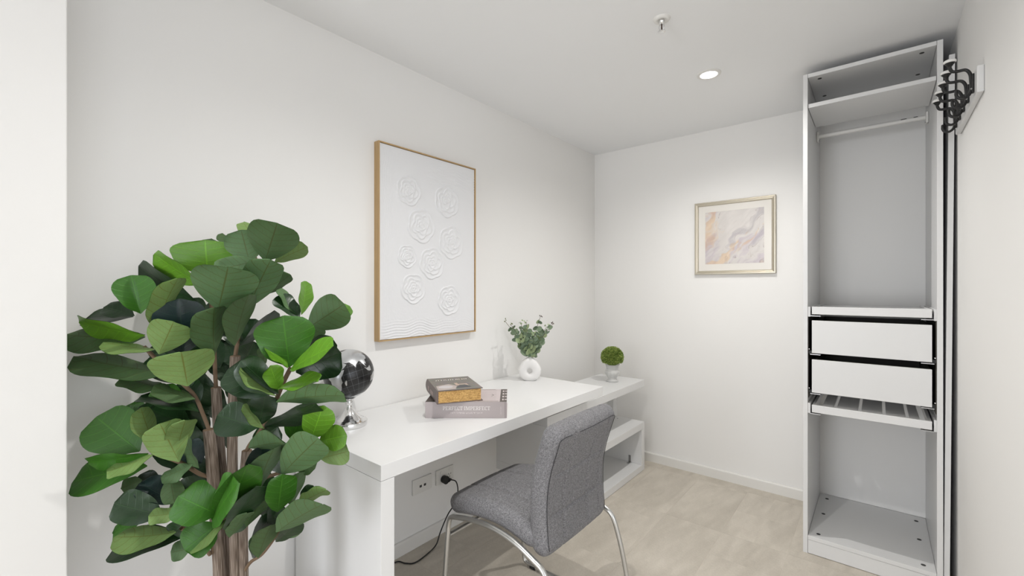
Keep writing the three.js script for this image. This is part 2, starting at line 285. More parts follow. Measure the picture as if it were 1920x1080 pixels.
// ---------------------------------------------------------------- pictures
{ // white plaster-rose canvas in a wooden box frame
  const d0 = 1.163, d1 = 1.797, y0 = 1.058, y1 = 1.985, xf = -1.762, t = thing('relief_picture', 'white textured canvas of raised roses in a slim pale wood frame', 'picture', [XL, 1.52, 1.48]);
  const grain = dataTex(64, 512, (u, v) => { const k = 22 * (n64(u * 40 + 3, v * 6) - 0.5) + 14 * (n64b(u * 60, v * 24) - 0.5); return [clamp(184 + k, 0, 255), clamp(153 + k, 0, 255), clamp(108 + k * 0.8, 0, 255)]; });
  const wood = S({ map: grain, roughness: 0.5 });
  const fr = (X, Y, D) => box('frame_bar', X, Y, D, wood, t, 0.001);
  fr([XL, xf], [y0, y1], [d0, d0 + 0.006]); fr([XL, xf], [y0, y1], [d1 - 0.006, d1]);
  fr([XL, xf], [y0, y0 + 0.006], [d0 + 0.006, d1 - 0.006]); fr([XL, xf], [y1 - 0.006, y1], [d0 + 0.006, d1 - 0.006]);
  const plaster = S({ color: lin(0.80, 0.80, 0.81), roughness: 0.75, side: THREE.DoubleSide });
  const a0 = d0 + 0.008, a1 = d1 - 0.008, b0 = y0 + 0.008, b1 = y1 - 0.008, W = a1 - a0, H = b1 - b0;
  const sm = (a, b, x) => { const k = clamp((x - a) / (b - a), 0, 1); return k * k * (3 - 2 * k); };
  const relief = (u, v) => {            // u along D, v up
    const x = u * W, y = v * H;
    const wob = 0.008 * Math.sin(x * 22) + 0.006 * Math.sin(x * 41 + 1.3);
    let h = 0.0016 * Math.sin((y + wob) * 470) * (1 - sm(0.05, 0.10, y)) * sm(0.0, 0.05, x) * (0.55 + 0.45 * Math.cos(x * 4));
    const wob2 = 0.006 * Math.sin(x * 19 + 2) + 0.004 * Math.sin(x * 37);
    h += 0.0011 * Math.sin((y + wob2) * 430) * sm(H - 0.16, H - 0.11, y) * (1 - sm(H - 0.05, H - 0.02, y)) * sm(0.22, 0.34, x);
    const wob3 = 0.005 * Math.sin(y * 24) + 0.003 * Math.sin(y * 53);
    h += 0.0008 * Math.sin((x + wob3) * 640) * (1 - sm(0.06, 0.11, x)) * sm(0.08, 0.16, y);
    return h + 0.0005 * (n64(x * 160, y * 160) - 0.5);
  };
  const cg = surface(300, 200, (v, u) => V(xf - 0.006 + relief(u, v), b0 + v * H, a0 + u * W));
  mk('canvas', mergeGeometries([cg.toNonIndexed(), new THREE.BoxGeometry(0.022, H, W).translate(xf - 0.0205, (b0 + b1) / 2, -(a0 + a1) / 2).toNonIndexed()]), plaster, t);
  // roses: D, height, radius
  const roses = [[1.335, 1.781, 0.073], [1.583, 1.765, 0.085], [1.413, 1.617, 0.086], [1.615, 1.55, 0.089], [1.326, 1.46, 0.057], [1.482, 1.432, 0.082], [1.363, 1.302, 0.075], [1.6, 1.24, 0.081]];
  roses.forEach(([d, y, R], i) => {
    const ph = i * 1.7, petals = 5 + (i % 2);
    const g = surface(44, 84, (v, u) => {
      const th = u * Math.PI * 2, lobes = (p, a, q) => 1 + a * Math.abs(Math.cos(p * th / 2 + q)) - a * 0.6;
      const rr = v * R * 1.02 * (0.94 + 0.10 * Math.abs(Math.cos(petals * th / 2 + ph)));
      const rn = v;                                           // 1 at the lobed rim
      let h = 0;
      const rings = [[0.93, 0.0046, 1, 0], [0.66, 0.0042, lobes(5, 0.26, ph + 0.8), 1], [0.44, 0.004, lobes(4, 0.26, ph + 2.1), 1], [0.26, 0.0038, lobes(3, 0.3, ph), 1], [0.11, 0.0036, lobes(2, 0.3, ph + 1), 1]];
      for (const [rc, a, l] of rings) { const q = (rn - rc * l) / (rn > rc * l ? 0.028 : 0.10); h += a * Math.exp(-q * q); }
      h *= sm(1.0, 0.93, v);
      return V(xf - 0.0062 + h + 0.0002, y + rr * Math.sin(th), d + rr * Math.cos(th));
    });
    mk('rose', g, plaster, t);
  });
}
{ // marbled print in a champagne frame on the back wall
  const x0 = -0.996, x1 = -0.499, y0 = 1.4, y1 = 1.899, dw = DB, t = thing('framed_print', 'square abstract marbled print in a champagne silver frame with white mat', 'picture', [-0.75, 1.65, DB]);
  const gold = S({ color: lin(0.60, 0.555, 0.46), roughness: 0.34, metalness: 0.85 });
  const prof = new THREE.Shape();           // (inwards from the outer edge, out of the wall)
  [[0, 0], [0, 0.020], [0.003, 0.023], [0.007, 0.023], [0.009, 0.018], [0.013, 0.017], [0.016, 0.020], [0.020, 0.019], [0.023, 0.012], [0.025, 0.010], [0.025, 0]].forEach((p, i) => (i ? prof.lineTo(...p) : prof.moveTo(...p)));
  const bar = (len) => {                    // mitred bar: outer edge from -len/2 to len/2 along local x, inwards +y, out +z
    const g = new THREE.ExtrudeGeometry(prof, { depth: 1, bevelEnabled: false }), p = g.attributes.position;
    for (let i = 0; i < p.count; i++) { const iy = p.getX(i), iz = p.getY(i), k = p.getZ(i); p.setXYZ(i, (k - 0.5) * (len - 2 * iy), iy, iz); }
    g.computeVertexNormals(); return g;
  };
  const w = x1 - x0, h = y1 - y0, cx = (x0 + x1) / 2, cy = (y0 + y1) / 2;
  for (const [len, at, rz] of [[w, [cx, y0, dw], 0], [w, [cx, y1, dw], Math.PI], [h, [x1, cy, dw], Math.PI / 2], [h, [x0, cy, dw], -Math.PI / 2]]) mk('frame_bar', bar(len), gold, t, at, [0, 0, rz]);
  box('mat_board', [x0 + 0.02, x1 - 0.02], [y0 + 0.02, y1 - 0.02], [dw - 0.008, dw], S({ color: lin(0.80, 0.77, 0.72), roughness: 0.8 }), t, 0.0005);
  const f1 = noiseField(64, 3), f2 = noiseField(64, 8), f3 = noiseField(64, 77);
  const fb = (f, x, y) => f(x, y) * 0.5 + f(x * 2, y * 2) * 0.27 + f(x * 4, y * 4) * 0.15 + f(x * 8, y * 8) * 0.08;
  const art = dataTex(512, 512, (u, v) => {
    // soft sweeping washes of grey, lilac and peach along the diagonal
    const p = (u + v) * 0.7, q = (u - v) * 0.7, w1 = fb(f1, p * 2.2 + 3, q * 2.6 + 7), w2 = fb(f2, p * 2.0 + 11, q * 2.4);
    const a = fb(f3, p * 1.6 + 1.8 * w1, q * 5.5 + 3.2 * w2), b = fb(f1, p * 1.7 + 1.6 * w2 + 9, q * 5 + 3 * w1), c = fb(f2, p * 2.1 + 1.5 * w1 + 4, q * 6.5 + 3 * w2 + 3), d = fb(f3, p * 5 + 20, q * 26 + 6 * w1);
    const tan = clamp((b - 0.53) * 7, 0, 1), gr = clamp((a - 0.52) * 6, 0, 1), li = clamp((c - 0.56) * 6, 0, 1), edge = Math.exp(-Math.pow((a - 0.545) / 0.012, 2)) * clamp((w2 - 0.42) * 5, 0, 1), e2 = Math.exp(-Math.pow((c - 0.5) / 0.008, 2)) * clamp((w1 - 0.45) * 5, 0, 1);
    const k = (d - 0.5) * 16;
    return [216 + 5 * tan - 20 * gr - 14 * li - 30 * edge - 16 * e2 + k, 211 - 11 * tan - 20 * gr - 18 * li - 34 * edge - 20 * e2 + k, 207 - 30 * tan - 16 * gr - 10 * li - 34 * edge - 22 * e2 + k].map((x) => clamp(x, 0, 255));
  });
  mk('print', new THREE.PlaneGeometry(0.361, 0.359), S({ map: art, roughness: 0.6 }), t, [-0.747, 1.65, dw - 0.0086]);
  mk('glass', new THREE.BoxGeometry(w - 0.05, h - 0.05, 0.002), PM({ color: lin(1, 1, 1), transmission: 1, roughness: 0.02, ior: 1.4 }), t, [cx, cy, dw - 0.0105]);
}

// ---------------------------------------------------------------- wall plates and power cord
{
  const t = thing('data_outlet', 'white wall plate with two small sockets under the desk', 'wall plate', [XL, 0.3, 1.44]);
  box('cover', [XL, XL + 0.009], [0.262, 0.339], [1.378, 1.501], M.plastic, t, 0.003);
  for (const d of [1.427, 1.454]) mk('jack', new RoundedBoxGeometry(0.002, 0.012, 0.014, 1, 0.001), M.hole, t, [XL + 0.009, 0.297, d]);
  const u = thing('power_outlet', 'white double power outlet with a black plug in it', 'wall plate', [XL, 0.3, 1.59]);
  box('cover', [XL, XL + 0.009], [0.262, 0.339], [1.530, 1.653], M.plastic, u, 0.003);
  for (const d of [1.562, 1.624]) { mk('switch', new RoundedBoxGeometry(0.004, 0.015, 0.011, 1, 0.001), M.plastic, u, [XL + 0.0095, 0.322, d]); }
  for (const [dy, dd, rx] of [[0.006, -0.007, 0.5], [0.006, 0.007, -0.5], [-0.008, 0, 0]]) mk('pin_slot', new THREE.BoxGeometry(0.001, 0.009, 0.0025), M.hole, u, [XL + 0.0093, 0.292 + dy, 1.624 + dd], [rx, 0, 0]);
  const c = thing('appliance_lead', 'black plug and thin black cord trailing down to the floor', 'cord', [-1.76, 0.004, 1.45]);
  mk('plug', mergeGeometries([
    new THREE.CylinderGeometry(0.019, 0.021, 0.026, 24).rotateZ(Math.PI / 2).translate(XL + 0.0225, 0.284, -1.578),
    new THREE.CylinderGeometry(0.006, 0.012, 0.024, 16).rotateX(Math.PI / 2 + 0.25).rotateY(Math.PI + 0.25).translate(XL + 0.030, 0.277, -1.604),
  ].map((g) => g.toNonIndexed())), M.rubber, c);
  mk('cable', tube([[XL + 0.032, 0.275, 1.612], [XL + 0.045, 0.262, 1.635], [-1.735, 0.222, 1.632], [-1.725, 0.165, 1.600], [-1.722, 0.128, 1.549], [-1.72, 0.054, 1.493], [-1.715, 0.014, 1.466], [-1.697, 0.0042, 1.39], [-1.692, 0.0035, 1.305], [-1.722, 0.0035, 1.280], [-1.758, 0.0035, 1.266], [-1.766, 0.0035, 1.22], [-1.766, 0.0035, 1.0]], 0.0032, 160, 8), M.rubber, c);
}

// ---------------------------------------------------------------- chair
{
  const t = thing('dining_chair', 'grey upholstered chair with chrome tube legs pulled up to the desk', 'chair', [-1.03, 0, 1.385]);
  const fabricTex = dataTex(256, 256, (u, v, x, y) => {
    const w = ((x + y) % 4 < 2 ? 7 : -5), k = w + 70 * (Math.abs(Math.sin(x * 127.1 + y * 311.7) * 43758.5453) % 1 - 0.5) + 8 * (n64(u * 64, v * 64) - 0.5);
    return [clamp(121 + k, 0, 255), clamp(120 + k, 0, 255), clamp(122 + k, 0, 255)];
  }, true, 1, 1);
  const fabric = PM({ map: fabricTex, roughness: 0.95, sheen: 0.3, sheenColor: lin(0.4, 0.4, 0.42), sheenRoughness: 0.6, bumpMap: fabricTex, bumpScale: 0.0006 });
  const cushion = (pts, thick, dc, width, sG, dG, n = 90) => {
    const curve = new THREE.CatmullRomCurve3(pts.map((p) => new THREE.Vector3(p[0], p[1], 0)), false, 'centripetal');
    const Lc = curve.getLength(), e = (thick * 0.5) / Lc, ss = [];
    for (let i = 0; i <= 10; i++) ss.push(e * (1 - Math.cos((i / 10) * Math.PI / 2)));
    for (let i = 1; i < n; i++) ss.push(e + (1 - 2 * e) * i / n);
    for (let i = 10; i >= 0; i--) ss.push(1 - e * (1 - Math.cos((i / 10) * Math.PI / 2)));
    const r = thick * 0.42, sec = [], flat = 64, arc = 9;                 // rounded-rectangle section, evenly sampled
    const W = width / 2 - r, H = thick / 2 - r, arcs = (cx, cy, a0) => { for (let i = 1; i < arc; i++) { const a = a0 + (i / arc) * Math.PI / 2; sec.push([cx + r * Math.cos(a), cy + r * Math.sin(a)]); } };
    for (let i = 0; i <= flat; i++) sec.push([W - 2 * W * i / flat, thick / 2]);
    arcs(-W, H, Math.PI / 2); sec.push([-W - r, H], [-W - r, -H]); arcs(-W, -H, Math.PI);
    for (let i = 0; i <= flat; i++) sec.push([-W + 2 * W * i / flat, -thick / 2]);
    arcs(W, -H, -Math.PI / 2); sec.push([W + r, -H], [W + r, H]); arcs(W, H, 0); sec.push(sec[0]);
    const cum = [0]; for (let i = 1; i < sec.length; i++) cum.push(cum[i - 1] + Math.hypot(sec[i][0] - sec[i - 1][0], sec[i][1] - sec[i - 1][1]));
    const rows = ss.length - 1, colsN = sec.length - 1;
    const point = (s, d0, t0) => {
      const p = curve.getPointAt(clamp(s, 0, 1)), tg = curve.getTangentAt(clamp(s, 0.0001, 0.9999)), nx = -tg.y, ny = tg.x;
      const edge = Math.min(s, 1 - s), k = edge < e ? Math.sqrt(Math.max(0, 1 - Math.pow(1 - edge / e, 2))) : 1;
      const rc = 0.05, ec = rc / Lc, kw = edge < ec ? 1 - (2 * rc / width) * (1 - Math.sqrt(Math.max(0, 1 - Math.pow(1 - edge / ec, 2)))) * 0.7 : 1;
      const d = d0 * kw; let th = t0 * k, gr = 0;
      if (Math.abs(t0) > thick * 0.495) {
        for (const q of sG) gr = Math.max(gr, Math.exp(-Math.pow((s - q) * Lc / 0.005, 2)));
        for (const q of dG) gr = Math.max(gr, Math.exp(-Math.pow((d - q) / 0.005, 2)));
        const puff = 0.005 * Math.cos(clamp(d / (2 * W), -0.5, 0.5) * Math.PI);
        th += Math.sign(t0) * (puff * k - 0.006 * gr * Math.min(1, (W - Math.abs(d0)) / 0.02));
      }
      return V(p.x + nx * th, p.y + ny * th, dc + d);
    };
    const g = surface(rows, colsN, (u, v) => { const q = sec[Math.round(v * colsN)]; return point(ss[Math.round(u * rows)], q[0], q[1]); });
    const uv = g.attributes.uv, run = [0], mid = flat >> 1;               // cloth runs evenly over the rounded ends too
    for (let i = 1; i <= rows; i++) run.push(run[i - 1] + point(ss[i], sec[mid][0], sec[mid][1]).distanceTo(point(ss[i - 1], sec[mid][0], sec[mid][1])));
    for (let i = 0; i <= rows; i++) for (let j = 0; j <= colsN; j++) uv.setXY(i * (colsN + 1) + j, run[i] / 0.36, cum[j] / 0.36);
    g.userData.point = point;
    return g;
  };
  mk('seat', cushion([[-1.312, 0.446], [-1.25, 0.465], [-1.14, 0.484], [-1.03, 0.486], [-0.93, 0.466], [-0.875, 0.447]], 0.076, 1.388, 0.43, [0.27, 0.58, 0.86], [-0.10, 0.07]), fabric, t);
  const backG = cushion([[-0.866, 0.402], [-0.874, 0.465], [-0.879, 0.545], [-0.877, 0.62], [-0.863, 0.70], [-0.838, 0.78], [-0.814, 0.85]], 0.074, 1.388, 0.418, [0.30, 0.62], [-0.10, 0.055, 0.14]);
  const back = mk('backrest', backG, fabric, t); world.set(back, V(0, 0, 0));
  { // stitched seam round the rear face
    const P = backG.userData.point, h = -0.074 * 0.482, w = 0.418 / 2 - 0.017, pts = [];
    for (let i = 0; i <= 20; i++) pts.push(P(0.06 + 0.87 * i / 20, -w, h));
    for (let i = 1; i <= 12; i++) pts.push(P(0.945, -w + 2 * w * i / 13, -0.0372));
    for (let i = 0; i <= 20; i++) pts.push(P(0.93 - 0.87 * i / 20, w, h));
    mk('seam', new THREE.TubeGeometry(new THREE.CatmullRomCurve3(pts, false, 'centripetal'), 220, 0.0013, 6), S({ color: srgb(62, 62, 64), roughness: 0.9 }), back);
  }
  const tubeR = 0.0095;
  for (const [n, d, db] of [['near', 1.152, 1.132], ['far', 1.622, 1.640]]) {
    const pts = [[-0.86, 0.412, d], [-0.95, 0.446, d], [-1.05, 0.459, d], [-1.15, 0.452, d], [-1.235, 0.434, d], [-1.264, 0.424, d], [-1.275, 0.400, d], [-1.279, 0.34, d + (db - d) * 0.2], [-1.287, 0.16, d + (db - d) * 0.6], [-1.291, 0.06, db], [-1.285, 0.022, db], [-1.25, 0.0125, db], [-1.1, 0.0125, db], [-0.9, 0.0125, db], [-0.79, 0.0125, db], [-0.758, 0.022, db], [-0.752, 0.06, db], [-0.772, 0.19, d + (db - d) * 0.6], [-0.795, 0.30, d + (db - d) * 0.3], [-0.822, 0.385, d], [-0.838, 0.402, d]];
    const fr = mk('side_frame', new THREE.TubeGeometry(new THREE.CatmullRomCurve3(pts.map((p) => V(...p)), true, 'centripetal'), 220, tubeR, 14, true), M.satin, t);
    world.set(fr, V(0, 0, 0));
    for (const x of [-1.235, -0.82]) box('floor_glide', [x - 0.016, x + 0.016], [0.0, 0.014], [db - 0.011, db + 0.011], M.rubber, fr, 0.003);
  }
  mk('stretcher', new THREE.CylinderGeometry(tubeR * 0.9, tubeR * 0.9, 0.462, 14), M.satin, t, [-1.2775, 0.352, 1.387], [Math.PI / 2, 0, 0]);
}

// ---------------------------------------------------------------- things on the desk
{ // globe
  const gx = -1.652, gd = 0.951, t = thing('desk_globe', 'black and silver desk globe on a chrome stand behind the plant', 'globe', [gx, 0.75, gd]);
  mk('stand', lathe([[0, 0], [0.070, 0], [0.0715, 0.002], [0.0715, 0.018], [0.069, 0.021], [0.055, 0.024], [0.052, 0.029], [0.046, 0.031], [0.043, 0.036], [0.036, 0.040], [0.026, 0.052], [0.017, 0.066], [0.012, 0.076], [0.0115, 0.085], [0.015, 0.090], [0.015, 0.098], [0.010, 0.101], [0.018, 0.106], [0.028, 0.1115], [0.0, 0.113]], 64), M.chrome, t, [gx, 0.75, gd]);
  const land = [
    [[-17, 15], [-16, 21], [-10, 29], [-6, 35], [10, 37], [11, 33], [20, 32], [32, 31], [35, 24], [43, 12], [51, 12], [47, 4], [40, -4], [40, -15], [35, -20], [33, -26], [27, -34], [18, -34], [14, -22], [12, -12], [13, -5], [9, 1], [9, 4], [-4, 5], [-9, 5]],
    [[-9, 37], [-9, 43], [-2, 44], [-4, 48], [3, 51], [8, 54], [10, 58], [5, 60], [14, 68], [26, 71], [40, 67], [60, 69], [80, 73], [105, 77], [140, 73], [170, 70], [179, 66], [163, 60], [157, 51], [155, 60], [137, 54], [140, 47], [128, 38], [126, 35], [122, 40], [118, 38], [122, 31], [117, 23], [108, 21], [106, 10], [101, 13], [103, 2], [98, 10], [95, 17], [90, 22], [80, 15], [77, 8], [73, 19], [67, 25], [57, 26], [51, 29], [56, 25], [59, 22], [52, 16], [44, 12], [39, 21], [34, 30], [36, 36], [28, 37], [26, 40], [22, 37], [19, 42], [13, 45], [18, 40], [15, 38], [10, 44], [3, 42], [-1, 37]],
    [[114, -22], [122, -18], [130, -12], [136, -12], [139, -17], [142, -11], [146, -19], [153, -26], [150, -37], [141, -38], [131, -31], [117, -35]],
    [[-168, 65], [-156, 71], [-125, 70], [-95, 72], [-80, 63], [-65, 60], [-56, 52], [-66, 44], [-75, 38], [-81, 31], [-81, 25], [-90, 30], [-97, 26], [-96, 19], [-88, 21], [-84, 10], [-78, 8], [-95, 16], [-106, 22], [-117, 33], [-124, 42], [-130, 55], [-150, 60]],
    [[-78, 8], [-62, 11], [-50, 1], [-35, -7], [-39, -18], [-48, -26], [-58, -38], [-66, -48], [-69, -54], [-74, -48], [-71, -30], [-71, -18], [-81, -5]],
    [[-55, 60], [-44, 60], [-22, 70], [-20, 80], [-60, 82], [-70, 77]], [[44, -25], [47, -25], [50, -16], [49, -12], [44, -18]], [[-180, -90], [-180, -72], [-60, -66], [0, -70], [60, -67], [120, -66], [180, -72], [180, -90]],
    [[96, 5], [104, -5], [110, -8], [118, -8], [116, 5], [109, 1], [103, 0]], [[131, 33], [140, 36], [142, 42], [136, 36]], [[-5, 50], [1, 52], [-3, 58], [-6, 55]],
  ];
  const map = (fg, bg, gridc, speck) => canvasTex(1024, 512, (c, w, h) => {
    const X = (lo) => (lo + 180) / 360 * w, Y = (la) => (90 - la) / 180 * h;
    c.fillStyle = bg; c.fillRect(0, 0, w, h);
    c.strokeStyle = gridc; c.lineWidth = 1.6;
    for (let lo = -180; lo <= 180; lo += 15) { c.beginPath(); c.moveTo(X(lo), 0); c.lineTo(X(lo), h); c.stroke(); }
    for (let la = -75; la <= 75; la += 15) { c.beginPath(); c.moveTo(0, Y(la)); c.lineTo(w, Y(la)); c.stroke(); }
    c.fillStyle = fg;
    for (const p of land) { c.beginPath(); p.forEach(([lo, la], i) => (i ? c.lineTo(X(lo), Y(la)) : c.moveTo(X(lo), Y(la)))); c.closePath(); c.fill(); }
    if (speck) { c.fillStyle = speck; for (let i = 0; i < 220; i++) { const q = 2 + rnd() * 5; c.fillRect(rnd() * w, rnd() * h, q, 0.8); } }
  });
  const ball = mk('ball', new THREE.SphereGeometry(0.0975, 72, 48), S({ map: map('#c6c8ca', '#0d0d0e', '#7d7f82', '#5a5c5e'), roughness: 0.16, metalness: 0.0, metalnessMap: (() => { const q = map('#ffffff', '#000000', '#ffffff'); q.colorSpace = THREE.NoColorSpace; return q; })() }), t, [gx, 0.9595, gd]);
  ball.material.metalness = 0.85; ball.material.roughness = 0.3;
  // turn the Indian Ocean towards the room, axis tilted
  ball.quaternion.setFromAxisAngle(new THREE.Vector3(0.866, 0, 0.5), 0.27).multiply(new THREE.Quaternion().setFromAxisAngle(new THREE.Vector3(0.5, 0, -0.866), -0.16)).multiply(new THREE.Quaternion().setFromAxisAngle(new THREE.Vector3(0, 1, 0), -1.5));
}
// books: a local frame that is parallel to the picture plane for the lower one
function bookFrame(p0, p1) { const a = Math.atan2(-(p1[2] - p0[2]), p1[0] - p0[0]); return -a; }
{
  const p0 = [-1.489, 0.75, 1.21], p1 = [-1.221, 0.75, 1.433], len = Math.hypot(p1[0] - p0[0], p1[2] - p0[2]), deep = 0.235, th = 0.0695;
  const ry = bookFrame(p0, p1), ux = (p1[0] - p0[0]) / len, ud = (p1[2] - p0[2]) / len;   // along spine; depth direction = (-ud, ux)
  const at = (a, b, y) => [p0[0] + ux * a - ud * b, y, p0[2] + ud * a + ux * b];
  const t = thing('book', 'large mauve grey hardback lettered PERFECT IMPERFECT lying on the desk', 'book', at(len / 2, deep / 2, 0.75), 'books stacked on the desk');
  t.rotation.y = ry;
  const part = (name, geo, mat, x, y, z, rot) => { const m = new THREE.Mesh(geo, mat); m.name = name; m.position.set(x, y, z); if (rot) m.rotation.set(...rot); t.add(m); return m; };
  const mauve = S({ color: srgb(186, 176, 176), roughness: 0.5 });
  part('page_block', new THREE.BoxGeometry(len - 0.006, th - 0.006, deep - 0.008), S({ color: srgb(225, 220, 210), roughness: 0.8 }), 0, th / 2, -0.003);
  const coverTex = canvasTex(768, 512, (c, w, h) => {
    c.fillStyle = '#cbbfbf'; c.fillRect(0, 0, w, h);
    c.fillStyle = '#544a44'; c.fillRect(w * 0.915, 0, w * 0.085, h); c.fillRect(0, 0, w * 0.2, h);
    c.fillStyle = '#d6cccb'; for (const y of [0.12, 0.34, 0.56, 0.78]) { c.fillRect(w * 0.942, h * y, w * 0.02, h * 0.11); c.fillRect(w * 0.972, h * (y + 0.02), w * 0.028, h * 0.06); }
    c.strokeStyle = '#5e5450'; c.lineWidth = 4;
    for (let i = 0; i < 9; i++) { const y = h * (0.08 + i * 0.107); c.beginPath(); c.moveTo(w * 0.58, y); c.lineTo(w * (0.70 + 0.06 * rnd()), y + 6 * rnd()); c.lineTo(w * 0.86, y + 10 * (rnd() - 0.5)); c.stroke(); }
    c.lineWidth = 7; c.beginPath(); c.moveTo(w * 0.80, h * 0.42); c.lineTo(w * 0.83, h * 0.5); c.lineTo(w * 0.80, h * 0.58); c.stroke();
    c.fillStyle = '#8a7d7a'; c.fillRect(w * 0.60, h * 0.02, w * 0.24, h * 0.03); c.fillRect(w * 0.64, h * 0.93, w * 0.26, h * 0.035);
  });
  const coverPrint = S({ map: coverTex, roughness: 0.45 });
  part('cover', new RoundedBoxGeometry(len, 0.003, deep, 1, 0.001), mauve, 0, 0.0015, 0);
  const top = part('cover', new RoundedBoxGeometry(len, 0.003, deep, 1, 0.001), mauve, 0, th - 0.0015, 0);
  const pr = new THREE.Mesh(new THREE.PlaneGeometry(len - 0.001, deep - 0.001), coverPrint); pr.name = 'cover_print'; pr.rotation.x = -Math.PI / 2; pr.position.y = 0.0017; top.add(pr);
  const spineTex = canvasTex(1024, 204, (c, w, h) => {
    c.fillStyle = '#bab0b0'; c.fillRect(0, 0, w, h); c.fillStyle = '#aaa0a0'; c.fillRect(w * 0.97, 0, w * 0.03, h);
    c.fillStyle = '#efebe8'; c.font = '66px serif'; c.textAlign = 'center'; c.textBaseline = 'middle';
    c.save(); c.translate(w * 0.505, h * 0.40); c.scale(600 / c.measureText('PERFECT IMPERFECT').width, 1.0); c.fillText('PERFECT IMPERFECT', 0, 0); c.restore();
    c.fillStyle = 'rgba(232,226,224,0.8)';
    for (let x = w * 0.31; x < w * 0.70; x += 5 + rnd() * 7) c.fillRect(x, h * 0.64 + rnd() * 6, 2 + rnd() * 5, 3 + rnd() * 14);
    for (let y = h * 0.28; y < h * 0.78; y += 5 + rnd() * 5) c.fillRect(w * 0.925, y, 4 + rnd() * 6, 3);
  });
  const sp = part('spine', new RoundedBoxGeometry(len, th, 0.003, 1, 0.001), mauve, 0, th / 2, deep / 2 - 0.0015);
  const spr = new THREE.Mesh(new THREE.PlaneGeometry(len - 0.001, th - 0.001), S({ map: spineTex, roughness: 0.5 })); spr.name = 'spine_print'; spr.position.z = 0.0017; sp.add(spr);
}
{
  const yb = 0.8197, th = 0.056, p0 = [-1.415, yb, 1.212], p1 = [-1.316, yb, 1.382];        // front edge of the upper book
  const len = 0.197, L2 = Math.hypot(p1[0] - p0[0], p1[2] - p0[2]), ux = (p1[0] - p0[0]) / L2, ud = (p1[2] - p0[2]) / L2, deep = 0.262;
  const at = (a, b, y) => [p0[0] + ux * a - ud * b, y, p0[2] + ud * a + ux * b];
  const t = thing('book', 'dark brown hardback with worn tan page edges on top of the mauve book', 'book', at(len / 2, deep / 2, yb), 'books stacked on the desk');
  t.rotation.y = Math.atan2(ud, ux);
  const part = (name, geo, mat, x, y, z, rot) => { const m = new THREE.Mesh(geo, mat); m.name = name; m.position.set(x, y, z); if (rot) m.rotation.set(...rot); t.add(m); return m; };
  const dark = S({ color: srgb(104, 91, 87), roughness: 0.5 });
  const pageTex = dataTex(512, 128, (u, v) => { const k = 70 * (n64(u * 20 + v * 14, v * 60) - 0.5) + 40 * (n64b(u * 64, v * 20) - 0.5); return [clamp(198 + k, 0, 255), clamp(158 + k, 0, 255), clamp(98 + k * 0.8, 0, 255)]; });
  part('page_block', new THREE.BoxGeometry(len - 0.012, th - 0.007, deep - 0.008), S({ map: pageTex, roughness: 0.9 }), 0.0, th / 2, 0.001);
  const tex = canvasTex(512, 640, (c, w, h) => {
    c.fillStyle = '#7a756d'; c.fillRect(0, 0, w, h);
    for (let i = 0; i < 900; i++) { c.fillStyle = `rgba(${80 + rnd() * 70},${76 + rnd() * 62},${68 + rnd() * 60},0.35)`; c.fillRect(rnd() * w, rnd() * h, 6 + rnd() * 40, 4 + rnd() * 16); }
    c.fillStyle = '#b9aca6'; c.beginPath(); c.moveTo(w * 0.02, h * 0.98); c.lineTo(w * 0.05, h * 0.66); c.lineTo(w * 0.22, h * 0.60); c.lineTo(w * 0.36, h * 0.56); c.lineTo(w * 0.50, h * 0.72); c.lineTo(w * 0.42, h * 0.95); c.closePath(); c.fill();
    c.fillStyle = '#c9c3c4'; c.beginPath(); c.ellipse(w * 0.24, h * 0.76, w * 0.16, h * 0.1, 0, 0, 7); c.fill();
    c.fillStyle = '#c3aa98'; c.fillRect(w * 0.50, h * 0.50, w * 0.07, h * 0.2); c.fillRect(w * 0.57, h * 0.60, w * 0.2, h * 0.05); c.fillRect(w * 0.72, h * 0.60, w * 0.05, h * 0.16);
    c.fillStyle = '#3f4246'; c.beginPath(); c.moveTo(w * 0.42, h * 0.9); c.lineTo(w * 0.56, h * 0.7); c.lineTo(w * 0.74, h * 0.7); c.lineTo(w * 0.80, h * 0.88); c.closePath(); c.fill();
    c.strokeStyle = '#f1ede6'; c.lineWidth = 9;
    for (let x = w * 0.15; x < w * 0.9; x += 22 + rnd() * 14) { const y = h * 0.2; c.beginPath(); c.moveTo(x, y + 26); c.lineTo(x + (rnd() - 0.3) * 18, y - 14); c.stroke(); if (rnd() > 0.5) { c.beginPath(); c.moveTo(x, y + 4); c.lineTo(x + 14, y - 4 + rnd() * 14); c.stroke(); } }
  });
  part('cover', new RoundedBoxGeometry(len, 0.0035, deep, 1, 0.001), dark, 0.002, 0.00175, 0);
  const top = part('cover', new RoundedBoxGeometry(len, 0.0035, deep, 1, 0.001), dark, 0.002, th - 0.00175, 0);
  const pr = new THREE.Mesh(new THREE.PlaneGeometry(len - 0.002, deep - 0.002), S({ map: tex, roughness: 0.45 })); pr.name = 'cover_print'; pr.rotation.x = -Math.PI / 2; pr.position.y = 0.00195; top.add(pr);
  // rounded spine on the left short side
  const s = new THREE.Shape(); s.moveTo(0, 0); s.quadraticCurveTo(-0.013, th / 2, 0, th); s.lineTo(0.005, th); s.lineTo(0.005, 0); s.closePath();
  const sp = part('spine', new THREE.ExtrudeGeometry(s, { depth: deep, bevelEnabled: false, curveSegments: 12 }), dark, -len / 2 + 0.001, 0, -deep / 2);
  const marks = S({ color: srgb(160, 140, 134), roughness: 0.6 });
